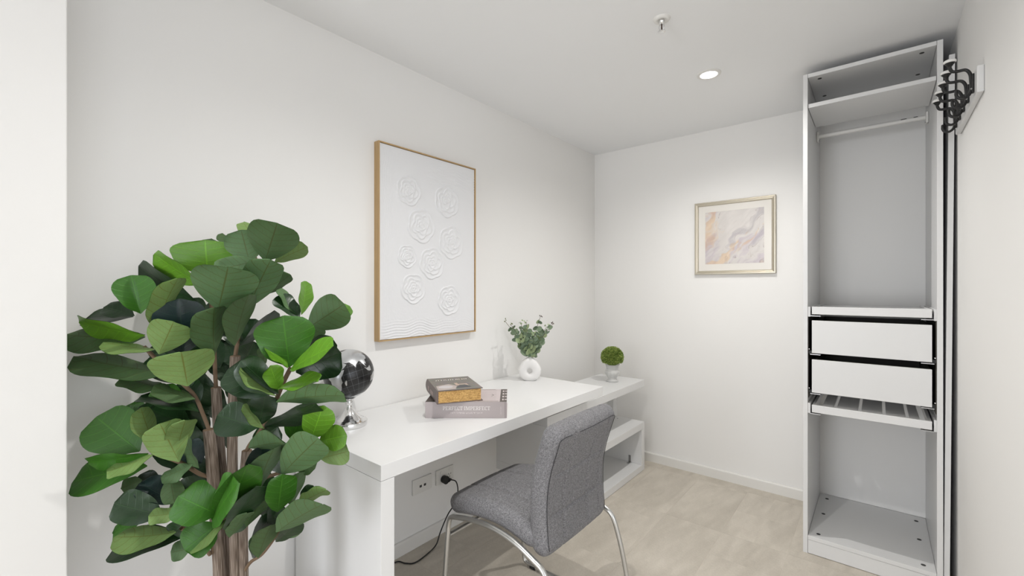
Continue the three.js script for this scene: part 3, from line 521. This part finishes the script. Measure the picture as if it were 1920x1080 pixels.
  for (const [z, w, h] of [[deep * 0.30, 0.03, 0.02], [deep * 0.62, 0.07, 0.018]]) { const m = new THREE.Mesh(new RoundedBoxGeometry(0.0014, h, w, 1, 0.0005), marks); m.name = 'spine_print'; m.position.set(-0.0062, th / 2, z); sp.add(m); }
}
{ // donut vase
  const x = -1.617, d = 2.112, ry = THREE.MathUtils.degToRad(37), t = thing('vase', 'matt white ring-shaped vase with a round hole on the desk', 'vase', [x, 0.75, d]);
  const cy = 0.066, hy = 0.058, hr = 0.0125;
  const g = surface(72, 36, (u, v) => {
    const a = u * Math.PI * 2, b = v * Math.PI * 2, ca = Math.cos(a), sa = Math.sin(a);
    const egg = sa > 0 ? 1 - 0.16 * sa * (1 - Math.abs(ca)) : 1;
    let ox = 0.0695 * Math.sign(ca) * Math.pow(Math.abs(ca), sa > 0 ? 1.12 : 0.8) * (sa > 0 ? 1 - 0.36 * sa : 1), oy = cy + (sa > 0 ? 0.074 : 0.070) * sa * egg * (sa > 0 ? 1.13 : 1);
    const ix = hr * ca, iy = hy + hr * 1.12 * sa, mx = (ox + ix) / 2, my = (oy + iy) / 2, hx = (ox - ix) / 2, hyy = (oy - iy) / 2, th = 0.03;
    const cb = Math.cos(b), sb = Math.sin(b), px = mx + hx * cb, py = Math.max(0.0, my + hyy * cb), pz = th * Math.sign(sb) * Math.pow(Math.abs(sb), 0.55);
    return new THREE.Vector3(px, py, pz);
  });
  mk('ring_body', g, M.ceramic, t, [x, 0.75, d], [0, ry, 0]);
  mk('neck', lathe([[0.0115, -0.012], [0.0115, 0.006], [0.0105, 0.0075], [0.0085, 0.006], [0.0085, -0.012]], 28), M.ceramic, t, [x, 0.888, d]);
}
{ // eucalyptus in the vase
  const x = -1.617, d = 2.112, y0 = 0.885, t = thing('eucalyptus_bunch', 'bunch of grey-green artificial eucalyptus in the white ring vase', 'plant', [x, y0, d]);
  const stemM = S({ color: srgb(96, 84, 62), roughness: 0.7 });
  const cols = [[132, 150, 122], [110, 130, 102], [158, 174, 132], [120, 140, 116]].map((c) => S({ color: srgb(...c), roughness: 0.65, side: THREE.DoubleSide }));
  const budM = S({ color: srgb(118, 124, 84), roughness: 0.7 }), budD = S({ color: srgb(78, 60, 50), roughness: 0.7 });
  const leafG = [0, 1, 2].map((i) => { const g = surface(8, 10, (u, v) => { const a = v * Math.PI * 2, r = u * (1 + 0.05 * Math.cos(a * 2 + i)); return new THREE.Vector3(r * Math.cos(a) * 0.92, r * Math.sin(a) + 0.9, 0.12 * r * r * (i - 0.6) + 0.05 * Math.sin(a * 2)); }); return g; });
  const rt = new THREE.Vector3(Math.cos(0.694), 0, -Math.sin(0.694)), up = new THREE.Vector3(0, 1, 0), fw = new THREE.Vector3(Math.sin(0.694) * -1, 0, -Math.cos(0.694));
  rt.set(0.7688, 0, -0.6394);          // to the right as seen from the room
  // tip offsets: right, up, towards the wall; leaves per stem, bud colour
  const stems = [[-0.152, 0.222, 0.02, 5, 0], [-0.112, 0.200, -0.03, 7, 0], [-0.056, 0.214, 0.03, 8, 1], [-0.022, 0.218, -0.01, 9, 1], [0.066, 0.250, 0.02, 6, 2], [0.142, 0.212, -0.02, 7, 2], [0.105, 0.185, 0.03, 9, 1], [-0.09, 0.150, 0.03, 8, 1], [0.03, 0.150, -0.04, 9, 1], [-0.04, 0.13, -0.04, 8, 1], [0.075, 0.12, 0.0, 7, 1]];
  stems.forEach(([sx, sy, sd, nl, bud], si) => {
    const tip = rt.clone().multiplyScalar(sx).addScaledVector(up, sy).addScaledVector(fw, sd);
    const pts = [[0, -0.02], [0.25, 0.16], [0.6, 0.55], [1, 1]].map(([k, h]) => new THREE.Vector3(x, y0, -d).add(new THREE.Vector3(tip.x * k * (0.5 + 0.5 * k), 0, tip.z * k * (0.5 + 0.5 * k))).add(new THREE.Vector3(0, h < 0 ? h : sy * h, 0)));
    pts[0].x += (rnd() - 0.5) * 0.01; pts[0].z += (rnd() - 0.5) * 0.01;
    const curve = new THREE.CatmullRomCurve3(pts);
    const st = mk('stem', new THREE.TubeGeometry(curve, 16, 0.0013, 6), stemM, t); world.set(st, V(0, 0, 0));
    for (let i = 0; i < nl; i++) {
      const k = 0.24 + 0.66 * (i + rnd() * 0.5) / nl, p = curve.getPointAt(Math.min(0.97, k)), big = (0.0215 - 0.016 * Math.max(0, k - 0.45)) * (0.8 + 0.4 * rnd()) * (sy < 0.17 ? 1.05 : 0.95);
      for (const side of [-1, 1]) {
        const m = new THREE.Mesh(leafG[(i + si) % 3], cols[(i + si * 2 + (side > 0 ? 1 : 0)) % 4]); m.name = 'leaf';
        m.position.copy(p); m.scale.setScalar(big);
        m.rotation.set((rnd() - 0.5) * 1.6, 0.69 + (rnd() - 0.5) * 2.2, side * (0.9 + rnd() * 0.7) + sx * -2, 'YXZ'); st.add(m);
      }
    }
    const end = curve.getPointAt(1);
    for (let i = 0; i < 4; i++) { const m = new THREE.Mesh(bud === 1 ? leafG[i % 3] : new THREE.SphereGeometry(0.0034, 8, 6), bud === 1 ? cols[2] : bud === 0 ? budM : budD); m.name = bud === 1 ? 'leaf' : 'bud'; m.position.copy(end).add(new THREE.Vector3((rnd() - 0.5) * 0.022, (rnd() - 0.3) * 0.02, (rnd() - 0.5) * 0.022)); if (bud === 1) { m.scale.setScalar(0.006); m.rotation.set(rnd() * 3, rnd() * 3, rnd() * 3); } else m.scale.set(0.8, 1.3, 0.8); st.add(m); }
  });
}
{ // little boxwood ball in a glass urn, on the low shelf
  const x = -1.445, d = 2.844, y0 = 0.647, t = thing('potted_topiary', 'round green boxwood ball in a small ribbed clear urn', 'plant', [x, y0, d]);
  const prof = [[0, 0.0], [0.044, 0.0], [0.045, 0.006], [0.036, 0.012], [0.032, 0.020], [0.036, 0.034], [0.047, 0.050], [0.052, 0.066], [0.050, 0.078], [0.044, 0.084], [0.044, 0.092], [0.048, 0.110], [0.054, 0.121]];
  const curve = new THREE.CatmullRomCurve3(prof.map((p) => new THREE.Vector3(p[0], p[1], 0)));
  const g = surface(60, 120, (u, v) => { const p = curve.getPoint(u), a = v * Math.PI * 2, rib = p.y > 0.022 && p.y < 0.08 ? 0.0022 * Math.abs(Math.cos(a * 13)) * Math.sin((p.y - 0.022) / 0.058 * Math.PI) : 0, r = Math.max(0.00001, p.x + rib - 0.002); return new THREE.Vector3(r * Math.cos(a), p.y, -r * Math.sin(a)); });
  mk('urn', g, PM({ color: lin(0.93, 0.93, 0.92), transmission: 0.5, roughness: 0.32, ior: 1.4, side: THREE.DoubleSide }), t, [x, y0, d]);
  mk('filling', lathe([[0, 0.004], [0.040, 0.004], [0.030, 0.014], [0.028, 0.020], [0.032, 0.034], [0.043, 0.050], [0.047, 0.066], [0.041, 0.082], [0.043, 0.110], [0, 0.115]], 36), S({ color: lin(0.62, 0.62, 0.60), roughness: 0.8 }), t, [x, y0, d]);
  const leaf = surface(2, 4, (u, v) => new THREE.Vector3((v - 0.5) * 0.0085 * Math.sin(Math.PI * (0.18 + 0.8 * u)) , u * 0.0105, 0.0016 * Math.pow((v - 0.5) * 2, 2)));
  const N = 2600, im = new THREE.InstancedMesh(leaf, S({ color: lin(1, 1, 1), roughness: 0.5, side: THREE.DoubleSide }), N), q = new THREE.Object3D();
  for (let i = 0; i < N; i++) {
    const yy = 1 - 1.55 * (i + 0.5) / N, a = i * 2.399963, rr = Math.sqrt(1 - yy * yy), n = new THREE.Vector3(rr * Math.cos(a), yy, rr * Math.sin(a));
    const R = 0.068 + 0.006 * (rnd() - 0.3);
    q.position.set(n.x * R, n.y * R * 0.93, n.z * R); q.up.set(rnd() - 0.5, rnd() - 0.5, rnd() - 0.5);
    const dir = n.clone().add(new THREE.Vector3(rnd() - 0.5, rnd() - 0.5, rnd() - 0.5).multiplyScalar(1.5)).normalize();
    q.quaternion.setFromUnitVectors(new THREE.Vector3(0, 1, 0), dir); q.rotateY(rnd() * 6.28); q.scale.setScalar(0.8 + 0.5 * rnd()); q.updateMatrix(); im.setMatrixAt(i, q.matrix);
    const k = rnd(); im.setColorAt(i, srgb(104 + 70 * k, 132 + 56 * k, 56 + 44 * k));
  }
  im.name = 'leaves'; im.userData.kind = 'stuff'; im.position.set(0, 0.172, 0); t.add(im);
  mk('core', new THREE.SphereGeometry(0.062, 24, 16), S({ color: srgb(124, 150, 70), roughness: 0.9 }), t, [x, y0 + 0.172, d]);
}

// ---------------------------------------------------------------- fiddle-leaf plant
{
  const F = 826, th = THREE.MathUtils.degToRad(39.751), c = Math.cos(th), s = Math.sin(th);
  // where a sight line at photo position (px, py) stands at a given distance from the camera plane
  const at = (px, py, dep) => { const a = (px - 960) / F, b = (540 - py) / F; return V(dep * (a * c - s), 1.306 + b * dep, dep * (c + a * s)); };
  const base = at(432, 1000, 1.28), t = thing('potted_fiddle_leaf_fig', 'large leafy artificial fiddle-leaf fig beside the end of the desk', 'plant', [base.x, 0, -base.z]);
  const o = world.get(t);
  const bark = dataTex(128, 256, (u, v) => { const k = 60 * (n64(u * 24, v * 10) - 0.5) + 50 * (n64b(u * 40, v * 60) - 0.5); return [clamp(122 + k, 0, 255), clamp(108 + k, 0, 255), clamp(96 + k, 0, 255)]; }, true, 1, 3);
  const barkM = S({ map: bark, roughness: 0.9, bumpMap: bark, bumpScale: 0.002 }), twigM = S({ color: srgb(112, 92, 72), roughness: 0.85 });
  // planter and soil stand below the frame
  mk('planter', lathe([[0, 0], [0.13, 0], [0.135, 0.01], [0.155, 0.26], [0.155, 0.27], [0.145, 0.27], [0.14, 0.22], [0, 0.22]], 48), M.ceramic, t, [o.x, 0, -o.z]);
  mk('soil', new THREE.CylinderGeometry(0.141, 0.141, 0.012, 40), S({ color: lin(0.03, 0.022, 0.016), roughness: 1 }), t, [o.x, 0.227, -o.z]);
  const stem = (name, pts, r, m, seg = 40) => { const q = pts.map((p) => p.isVector3 ? p : at(...p)); return mk(name, new THREE.TubeGeometry(new THREE.CatmullRomCurve3(q, false, 'centripetal'), seg, r, 12), m, t); };
  const foot = (dx, dz) => new THREE.Vector3(o.x + dx, 0.22, o.z + dz);
  const capped = (pts, r) => { stem('trunk', pts, r, barkM); const p = at(...pts[pts.length - 1]); mk('cut_end', new THREE.SphereGeometry(r, 14, 8).scale(1, 0.25, 1), twigM, t, [p.x, p.y, -p.z]); };
  capped([foot(-0.03, 0.03), [411, 1080, 1.24], [404, 960, 1.24], [398, 870, 1.24], [392, 806, 1.245]], 0.0155);
  capped([foot(0.0, -0.01), [426, 1080, 1.28], [417, 900, 1.275], [409, 800, 1.275], [405, 727, 1.28]], 0.0135);
  capped([foot(0.02, 0.0), [441, 1080, 1.245], [436, 900, 1.26], [436, 790, 1.27], [441, 668, 1.275]], 0.0135);
  capped([foot(0.03, -0.02), [456, 1080, 1.255], [455, 1000, 1.26], [460, 880, 1.28], [463, 845, 1.285]], 0.0135);
  for (const [pts, r] of [
    [[[392, 806, 1.245], [380, 775, 1.24], [365, 742, 1.23], [345, 722, 1.21], [318, 698, 1.2], [270, 650, 1.19]], 0.005],
    [[[405, 727, 1.28], [403, 690, 1.28], [401, 640, 1.27], [398, 590, 1.27], [392, 520, 1.28]], 0.0055],
    [[[441, 668, 1.275], [447, 630, 1.28], [452, 590, 1.285], [468, 555, 1.29], [480, 500, 1.3], [470, 450, 1.31]], 0.0055],
    [[[463, 845, 1.285], [468, 835, 1.27], [490, 805, 1.25], [510, 770, 1.22], [530, 720, 1.2], [545, 690, 1.2]], 0.006],
    [[[400, 895, 1.24], [378, 890, 1.225], [340, 868, 1.2], [290, 850, 1.17]], 0.0055],
    [[[404, 960, 1.24], [396, 1040, 1.22], [382, 1020, 1.2], [360, 1000, 1.16], [340, 990, 1.13]], 0.005],
    [[[456, 1075, 1.255], [470, 1054, 1.24], [490, 1040, 1.23], [520, 1000, 1.22], [545, 955, 1.22]], 0.0045],
    [[[460, 880, 1.28], [478, 910, 1.25], [500, 895, 1.25], [530, 885, 1.26]], 0.005],
    [[[420, 985, 1.24], [412, 985, 1.17], [404, 970, 1.12]], 0.005],
  ]) stem('branch', pts, r, twigM, 30);

  // leaf surface: left half of the map is the glossy upper side, right half the matt underside
  const leafTex = canvasTex(512, 512, (g, w, h) => {
    for (const [x0, bgc, vein, side] of [[0, '#d2d2d2', '#f4f6dc', 0], [256, '#dcdcdc', '#c9b08e', 1]]) {
      g.fillStyle = bgc; g.fillRect(x0, 0, 256, h);
      for (let i = 0; i < 700; i++) { g.fillStyle = `rgba(${rnd() > 0.5 ? 255 : 150},${rnd() > 0.5 ? 255 : 170},150,0.07)`; g.fillRect(x0 + rnd() * 250, rnd() * h, 4 + rnd() * 16, 3 + rnd() * 10); }
      g.save(); g.beginPath(); g.rect(x0, 0, 256, h); g.clip();
      g.strokeStyle = vein; g.lineCap = 'round';
      g.lineWidth = 6; g.beginPath(); g.moveTo(x0 + 128, h); g.lineTo(x0 + 128, h * 0.03); g.stroke();
      for (let i = 0; i < 6; i++) for (const q of [-1, 1]) {
        const y = h * (0.90 - i * 0.145 - (q > 0 ? 0.03 : 0)); g.lineWidth = 3.4; g.beginPath(); g.moveTo(x0 + 128, y); g.quadraticCurveTo(x0 + 128 + q * 62, y - h * 0.06, x0 + 128 + q * 122, y - h * 0.19); g.stroke();
        g.lineWidth = 1.1; g.globalAlpha = 0.6; for (let k = 0; k < 4; k++) { const xx = x0 + 128 + q * (24 + k * 25), yy = y - h * (0.03 + 0.03 * k); g.beginPath(); g.moveTo(xx, yy); g.lineTo(xx + q * (6 + rnd() * 14), yy - h * 0.1); g.stroke(); } g.globalAlpha = 1;
      }
      g.restore(); void side;
    }
  });
  const rough = dataTex(8, 4, (u) => { const k = u < 0.5 ? 82 : 160; return [k, k, k]; }, false); rough.magFilter = THREE.NearestFilter;
  const bumpT = leafTex.clone(); bumpT.colorSpace = THREE.NoColorSpace;
  const leafM = PM({ map: leafTex, vertexColors: true, roughness: 1, roughnessMap: rough, bumpMap: bumpT, bumpScale: 0.0014, specularIntensity: 0.9 });
  const COL = { B: [116, 172, 50], G: [72, 130, 42], D: [36, 68, 34], K: [38, 60, 60], U: [98, 132, 86], L: [132, 164, 94], M: [80, 110, 64] };  // the two darkest tones carry the shade between leaves in their colour
  const fpts = [[0, 0.03], [0.03, 0.06], [0.08, 0.26], [0.16, 0.48], [0.28, 0.70], [0.42, 0.87], [0.56, 0.97], [0.68, 1.0], [0.78, 0.985], [0.87, 0.88], [0.94, 0.68], [0.98, 0.42], [1, 0.06]];
  const fw = (t) => { for (let i = 1; i < fpts.length; i++) if (t <= fpts[i][0]) { const [a, b] = [fpts[i - 1], fpts[i]], k = (t - a[0]) / (b[0] - a[0]); return a[1] + (b[1] - a[1]) * k; } return 0; };
  function leaf(bx, by, tx, ty, wpx, kind, db, dt, tilt = 1, fold = 0.2, bend = 0.12) {
    const B = at(bx, by, db), Tt = at(tx, ty, dt), A = Tt.clone().sub(B), L = A.length(); A.normalize();
    const mid = B.clone().add(Tt).multiplyScalar(0.5), view = new THREE.Vector3(0, 1.306, 0).sub(mid).normalize();
    const side = new THREE.Vector3().crossVectors(A, view).normalize(), n0 = new THREE.Vector3().crossVectors(side, A).normalize();
    const app = 1.1 * wpx / F * (db + dt) / 2, real = Math.max(app, Math.min(L * 0.68, 0.105)), cr = clamp(app / real, 0.26, 1), r = Math.acos(cr) * tilt;
    const under = 'ULM'.includes(kind);
    let n = n0.clone().multiplyScalar(Math.cos(r)).addScaledVector(side, Math.sin(r)), sd = new THREE.Vector3().crossVectors(A, n).normalize();
    if (under) { n.negate(); sd.negate(); }
    const NT = 16, NS = 10, ph = rnd() * 6.28, jig = 0.9 + 0.2 * rnd(), ruf = 0.0015 + 0.003 * rnd(), hw = real / 2;
    const P = (u, v, off) => {               // u along, v across -1..1
      const q = fw(u) * (1 + 0.034 * Math.sin(u * 11 + ph + (v > 0 ? 1.4 : 0))), x = v * hw * q;
      const lift = fold * Math.abs(x) * (1 - 0.3 * u) + ruf * Math.pow(Math.abs(v), 2) * Math.sin(u * 10 + ph + v) * Math.min(1, u * 3) + bend * L * (u - u * u) * jig;
      return B.clone().addScaledVector(A, u * L).addScaledVector(sd, x).addScaledVector(n, lift + off);
    };
    const pos = [], uv = [], col = [], idx = [];
    const topC = srgb(...(under ? COL.G : COL[kind])), undC = srgb(...(under ? COL[kind] : COL.U)), vary = 0.88 + 0.24 * rnd();
    for (const sgn of [1, -1]) {
      const b0 = pos.length / 3, cc = sgn > 0 ? topC : undC;
      for (let i = 0; i <= NT; i++) for (let j = 0; j <= NS; j++) {
        const u = i / NT, v = j / NS * 2 - 1, p = P(u, v, sgn * 0.0004).sub(o); pos.push(p.x, p.y, p.z);
        uv.push((sgn > 0 ? 0.02 : 0.52) + 0.46 * (v * 0.5 + 0.5), 0.02 + 0.96 * u); col.push(cc.r * vary, cc.g * vary, cc.b * vary);
      }
      for (let i = 0; i < NT; i++) for (let j = 0; j < NS; j++) { const a = b0 + i * (NS + 1) + j, b = a + 1, e = a + NS + 1, f = e + 1; if (sgn > 0) idx.push(a, b, e, b, f, e); else idx.push(a, e, b, b, e, f); }
    }
    const g = new THREE.BufferGeometry(); g.setAttribute('position', new THREE.Float32BufferAttribute(pos, 3)); g.setAttribute('uv', new THREE.Float32BufferAttribute(uv, 2)); g.setAttribute('color', new THREE.Float32BufferAttribute(col, 3)); g.setIndex(idx); g.computeVertexNormals();
    const m = new THREE.Mesh(g, leafM); m.name = 'leaf'; t.add(m);
  }
  // base x, y; tip x, y; apparent width; kind; distance of base and tip
  const rows = [
    // crown
    [478, 445, 456, 417, 24, 'L', 1.33, 1.36], [446, 470, 418, 438, 18, 'M', 1.31, 1.33], [402, 490, 394, 448, 30, 'M', 1.33, 1.36], [468, 492, 452, 431, 60, 'U', 1.26, 1.25], [497, 490, 520, 418, 80, 'M', 1.24, 1.2],
    [515, 492, 577, 463, 30, 'L', 1.3, 1.33], [482, 488, 400, 507, 40, 'U', 1.22, 1.18], [409, 582, 428, 500, 97, 'U', 1.2, 1.12, 1, 0.15], [466, 578, 508, 487, 60, 'U', 1.24, 1.2], [500, 552, 545, 515, 24, 'M', 1.28, 1.3],
    [390, 518, 384, 450, 97, 'B', 1.27, 1.25, 1, 0.15], [380, 534, 289, 476, 30, 'B', 1.24, 1.2, -1], [374, 570, 260, 498, 36, 'D', 1.27, 1.24, -1], [440, 648, 466, 553, 40, 'M', 1.22, 1.18],
    [402, 668, 402, 577, 52, 'M', 1.2, 1.15, 1, 0.5], [462, 645, 480, 598, 30, 'D', 1.34, 1.36], [446, 650, 514, 582, 22, 'D', 1.3, 1.3], [345, 665, 336, 560, 74, 'K', 1.22, 1.19, 1, 0.35],
    // upper left
    [264, 588, 246, 516, 56, 'G', 1.21, 1.2, -1, 0.4], [293, 618, 334, 522, 36, 'L', 1.18, 1.15], [250, 594, 160, 600, 28, 'D', 1.26, 1.25], [252, 592, 194, 576, 30, 'D', 1.25, 1.24], [272, 628, 148, 602, 30, 'B', 1.2, 1.17, -1],
    [272, 632, 121, 628, 44, 'M', 1.22, 1.2], [298, 664, 326, 603, 62, 'L', 1.16, 1.13], [292, 655, 195, 642, 20, 'L', 1.17, 1.15], [330, 698, 138, 668, 40, 'M', 1.18, 1.19, 1, 0.2], [352, 724, 340, 660, 94, 'L', 1.15, 1.1, 1, 0.2],
    [345, 722, 258, 686, 32, 'D', 1.22, 1.22], [312, 728, 228, 706, 26, 'M', 1.21, 1.2], [345, 744, 284, 732, 28, 'G', 1.2, 1.19], [366, 748, 288, 724, 26, 'M', 1.2, 1.17], [372, 772, 262, 744, 30, 'D', 1.2, 1.18], [270, 790, 238, 760, 36, 'G', 1.23, 1.23], [355, 798, 262, 762, 52, 'D', 1.24, 1.23],
    // lower left
    [262, 846, 180, 782, 80, 'G', 1.19, 1.17, 1, 0.15], [290, 832, 264, 764, 34, 'L', 1.17, 1.16], [312, 822, 282, 796, 26, 'M', 1.2, 1.2], [336, 866, 300, 794, 62, 'L', 1.15, 1.11, 1, 0.3], [332, 846, 348, 788, 40, 'L', 1.16, 1.13], [276, 874, 136, 904, 58, 'G', 1.18, 1.16],
    [278, 850, 166, 866, 30, 'G', 1.16, 1.13, -1], [288, 852, 200, 884, 22, 'L', 1.15, 1.12], [362, 870, 302, 897, 24, 'U', 1.17, 1.15], [373, 878, 346, 815, 16, 'U', 1.2, 1.19], [304, 966, 214, 944, 54, 'D', 1.17, 1.14, 1, 0.2], [328, 944, 262, 906, 42, 'K', 1.2, 1.19],
    [318, 892, 328, 944, 34, 'M', 1.18, 1.16], [266, 900, 226, 916, 26, 'M', 1.21, 1.21], [338, 960, 278, 968, 26, 'L', 1.15, 1.13], [266, 978, 212, 1002, 24, 'G', 1.18, 1.17], [330, 998, 214, 1007, 40, 'L', 1.14, 1.11], [338, 1010, 212, 1032, 48, 'D', 1.15, 1.14],
    [358, 1028, 320, 1036, 32, 'U', 1.18, 1.16], [348, 978, 324, 1002, 36, 'D', 1.16, 1.15],
    // front cluster
    [408, 964, 334, 930, 70, 'G', 1.1, 1.05, 1, 0.15], [408, 982, 346, 1032, 56, 'G', 1.1, 1.04, 1, 0.2], [428, 970, 354, 1032, 16, 'L', 1.09, 1.05], [406, 980, 464, 872, 56, 'G', 1.12, 1.08, 1, 0.2], [398, 984, 447, 904, 40, 'G', 1.09, 1.04, -1], [424, 994, 479, 912, 38, 'D', 1.12, 1.1],
    [430, 1008, 464, 962, 22, 'U', 1.13, 1.12], [462, 988, 506, 914, 40, 'M', 1.17, 1.17],
    // right of the trunks
    [482, 924, 514, 840, 44, 'U', 1.17, 1.13], [478, 908, 490, 834, 42, 'K', 1.2, 1.19], [466, 840, 535, 830, 36, 'U', 1.18, 1.14], [528, 890, 597, 822, 66, 'U', 1.16, 1.13, 1, 0.15], [600, 860, 654, 846, 38, 'L', 1.2, 1.2], [520, 960, 530, 889, 48, 'G', 1.17, 1.15],
    [546, 948, 560, 886, 32, 'U', 1.2, 1.19], [560, 946, 612, 919, 22, 'L', 1.18, 1.17], [566, 944, 588, 911, 26, 'D', 1.21, 1.21], [518, 998, 605, 946, 44, 'U', 1.14, 1.11], [517, 1016, 562, 977, 24, 'D', 1.17, 1.17], [478, 1046, 490, 968, 32, 'D', 1.19, 1.17], [484, 1046, 508, 984, 38, 'M', 1.17, 1.15],
    [514, 990, 506, 953, 18, 'D', 1.2, 1.2], [540, 985, 520, 955, 20, 'D', 1.2, 1.2], [520, 1012, 560, 990, 24, 'U', 1.2, 1.2],
    // upper right
    [543, 688, 530, 592, 90, 'G', 1.16, 1.12, 1, 0.12], [540, 690, 494, 650, 18, 'B', 1.14, 1.11], [544, 694, 624, 650, 30, 'B', 1.14, 1.1, -1], [555, 698, 640, 662, 66, 'D', 1.19, 1.18, 1, 0.15], [560, 680, 622, 632, 40, 'D', 1.22, 1.22], [522, 730, 506, 686, 32, 'B', 1.12, 1.09], [522, 728, 594, 716, 24, 'B', 1.12, 1.08, -1],
    [518, 754, 646, 742, 36, 'U', 1.13, 1.11], [502, 742, 428, 692, 60, 'D', 1.17, 1.15, 1, 0.2], [522, 738, 452, 676, 50, 'D', 1.14, 1.12, -1, 0.3], [518, 742, 450, 690, 14, 'L', 1.13, 1.11], [484, 802, 408, 778, 58, 'D', 1.17, 1.14, 1, 0.2], [486, 798, 498, 740, 44, 'D', 1.18, 1.17], [496, 804, 457, 758, 14, 'L', 1.14, 1.12],
    [496, 800, 593, 757, 32, 'D', 1.17, 1.14], [584, 822, 606, 760, 52, 'B', 1.19, 1.17, 1, 0.2], [598, 828, 650, 816, 42, 'B', 1.2, 1.19], [545, 824, 572, 768, 48, 'G', 1.22, 1.21], [562, 596, 519, 556, 30, 'D', 1.26, 1.26], [562, 592, 528, 540, 14, 'U', 1.27, 1.28], [565, 590, 573, 527, 22, 'B', 1.27, 1.28], [576, 616, 646, 570, 62, 'M', 1.23, 1.2],
    [625, 604, 656, 574, 26, 'B', 1.27, 1.28], [560, 640, 606, 612, 30, 'M', 1.26, 1.27], [490, 690, 500, 650, 20, 'M', 1.3, 1.3],
    // inner leaves, darkened in colour for the shade between leaves
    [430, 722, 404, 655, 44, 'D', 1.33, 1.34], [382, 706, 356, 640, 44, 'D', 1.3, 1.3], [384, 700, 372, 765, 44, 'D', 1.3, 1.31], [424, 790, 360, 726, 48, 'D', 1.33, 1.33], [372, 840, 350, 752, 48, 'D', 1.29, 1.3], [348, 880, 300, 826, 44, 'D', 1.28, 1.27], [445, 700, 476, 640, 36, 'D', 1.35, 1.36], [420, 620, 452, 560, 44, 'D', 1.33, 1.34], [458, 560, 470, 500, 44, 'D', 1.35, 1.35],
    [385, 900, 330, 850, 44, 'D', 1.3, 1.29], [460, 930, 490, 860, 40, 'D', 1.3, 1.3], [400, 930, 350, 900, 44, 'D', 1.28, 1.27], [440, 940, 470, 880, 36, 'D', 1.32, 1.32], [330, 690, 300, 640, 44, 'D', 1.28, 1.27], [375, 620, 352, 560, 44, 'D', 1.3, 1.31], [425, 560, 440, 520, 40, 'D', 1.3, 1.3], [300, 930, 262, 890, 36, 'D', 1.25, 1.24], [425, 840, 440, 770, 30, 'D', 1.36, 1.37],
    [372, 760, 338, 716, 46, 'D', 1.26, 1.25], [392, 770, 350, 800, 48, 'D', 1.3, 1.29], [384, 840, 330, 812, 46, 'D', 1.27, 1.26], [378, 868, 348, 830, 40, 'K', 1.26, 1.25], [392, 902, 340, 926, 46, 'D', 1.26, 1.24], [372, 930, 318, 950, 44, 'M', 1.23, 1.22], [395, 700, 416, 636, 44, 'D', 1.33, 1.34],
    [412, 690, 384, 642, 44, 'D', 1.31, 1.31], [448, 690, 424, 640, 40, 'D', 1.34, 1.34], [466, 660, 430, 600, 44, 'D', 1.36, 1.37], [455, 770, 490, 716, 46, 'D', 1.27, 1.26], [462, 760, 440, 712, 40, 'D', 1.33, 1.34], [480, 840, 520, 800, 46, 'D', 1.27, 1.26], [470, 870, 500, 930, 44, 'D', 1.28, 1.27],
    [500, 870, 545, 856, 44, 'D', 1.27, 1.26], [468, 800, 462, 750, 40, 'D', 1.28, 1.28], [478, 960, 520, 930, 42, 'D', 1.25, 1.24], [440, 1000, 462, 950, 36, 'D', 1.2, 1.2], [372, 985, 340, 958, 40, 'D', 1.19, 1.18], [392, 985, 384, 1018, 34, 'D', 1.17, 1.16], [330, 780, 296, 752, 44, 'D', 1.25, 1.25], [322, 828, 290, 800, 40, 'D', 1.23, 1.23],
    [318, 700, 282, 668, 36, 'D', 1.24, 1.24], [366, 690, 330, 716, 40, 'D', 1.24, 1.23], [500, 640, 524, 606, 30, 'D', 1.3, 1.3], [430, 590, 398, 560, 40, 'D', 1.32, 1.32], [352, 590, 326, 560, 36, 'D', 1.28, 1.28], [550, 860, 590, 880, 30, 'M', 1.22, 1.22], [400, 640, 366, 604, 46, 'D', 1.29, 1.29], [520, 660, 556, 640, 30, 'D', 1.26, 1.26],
  ];
  for (const r of rows) leaf(...r);
}

scene.traverse((m) => { if (m.isMesh || m.isInstancedMesh) { m.castShadow = true; m.receiveShadow = true; } });
renderer.render(scene, camera);
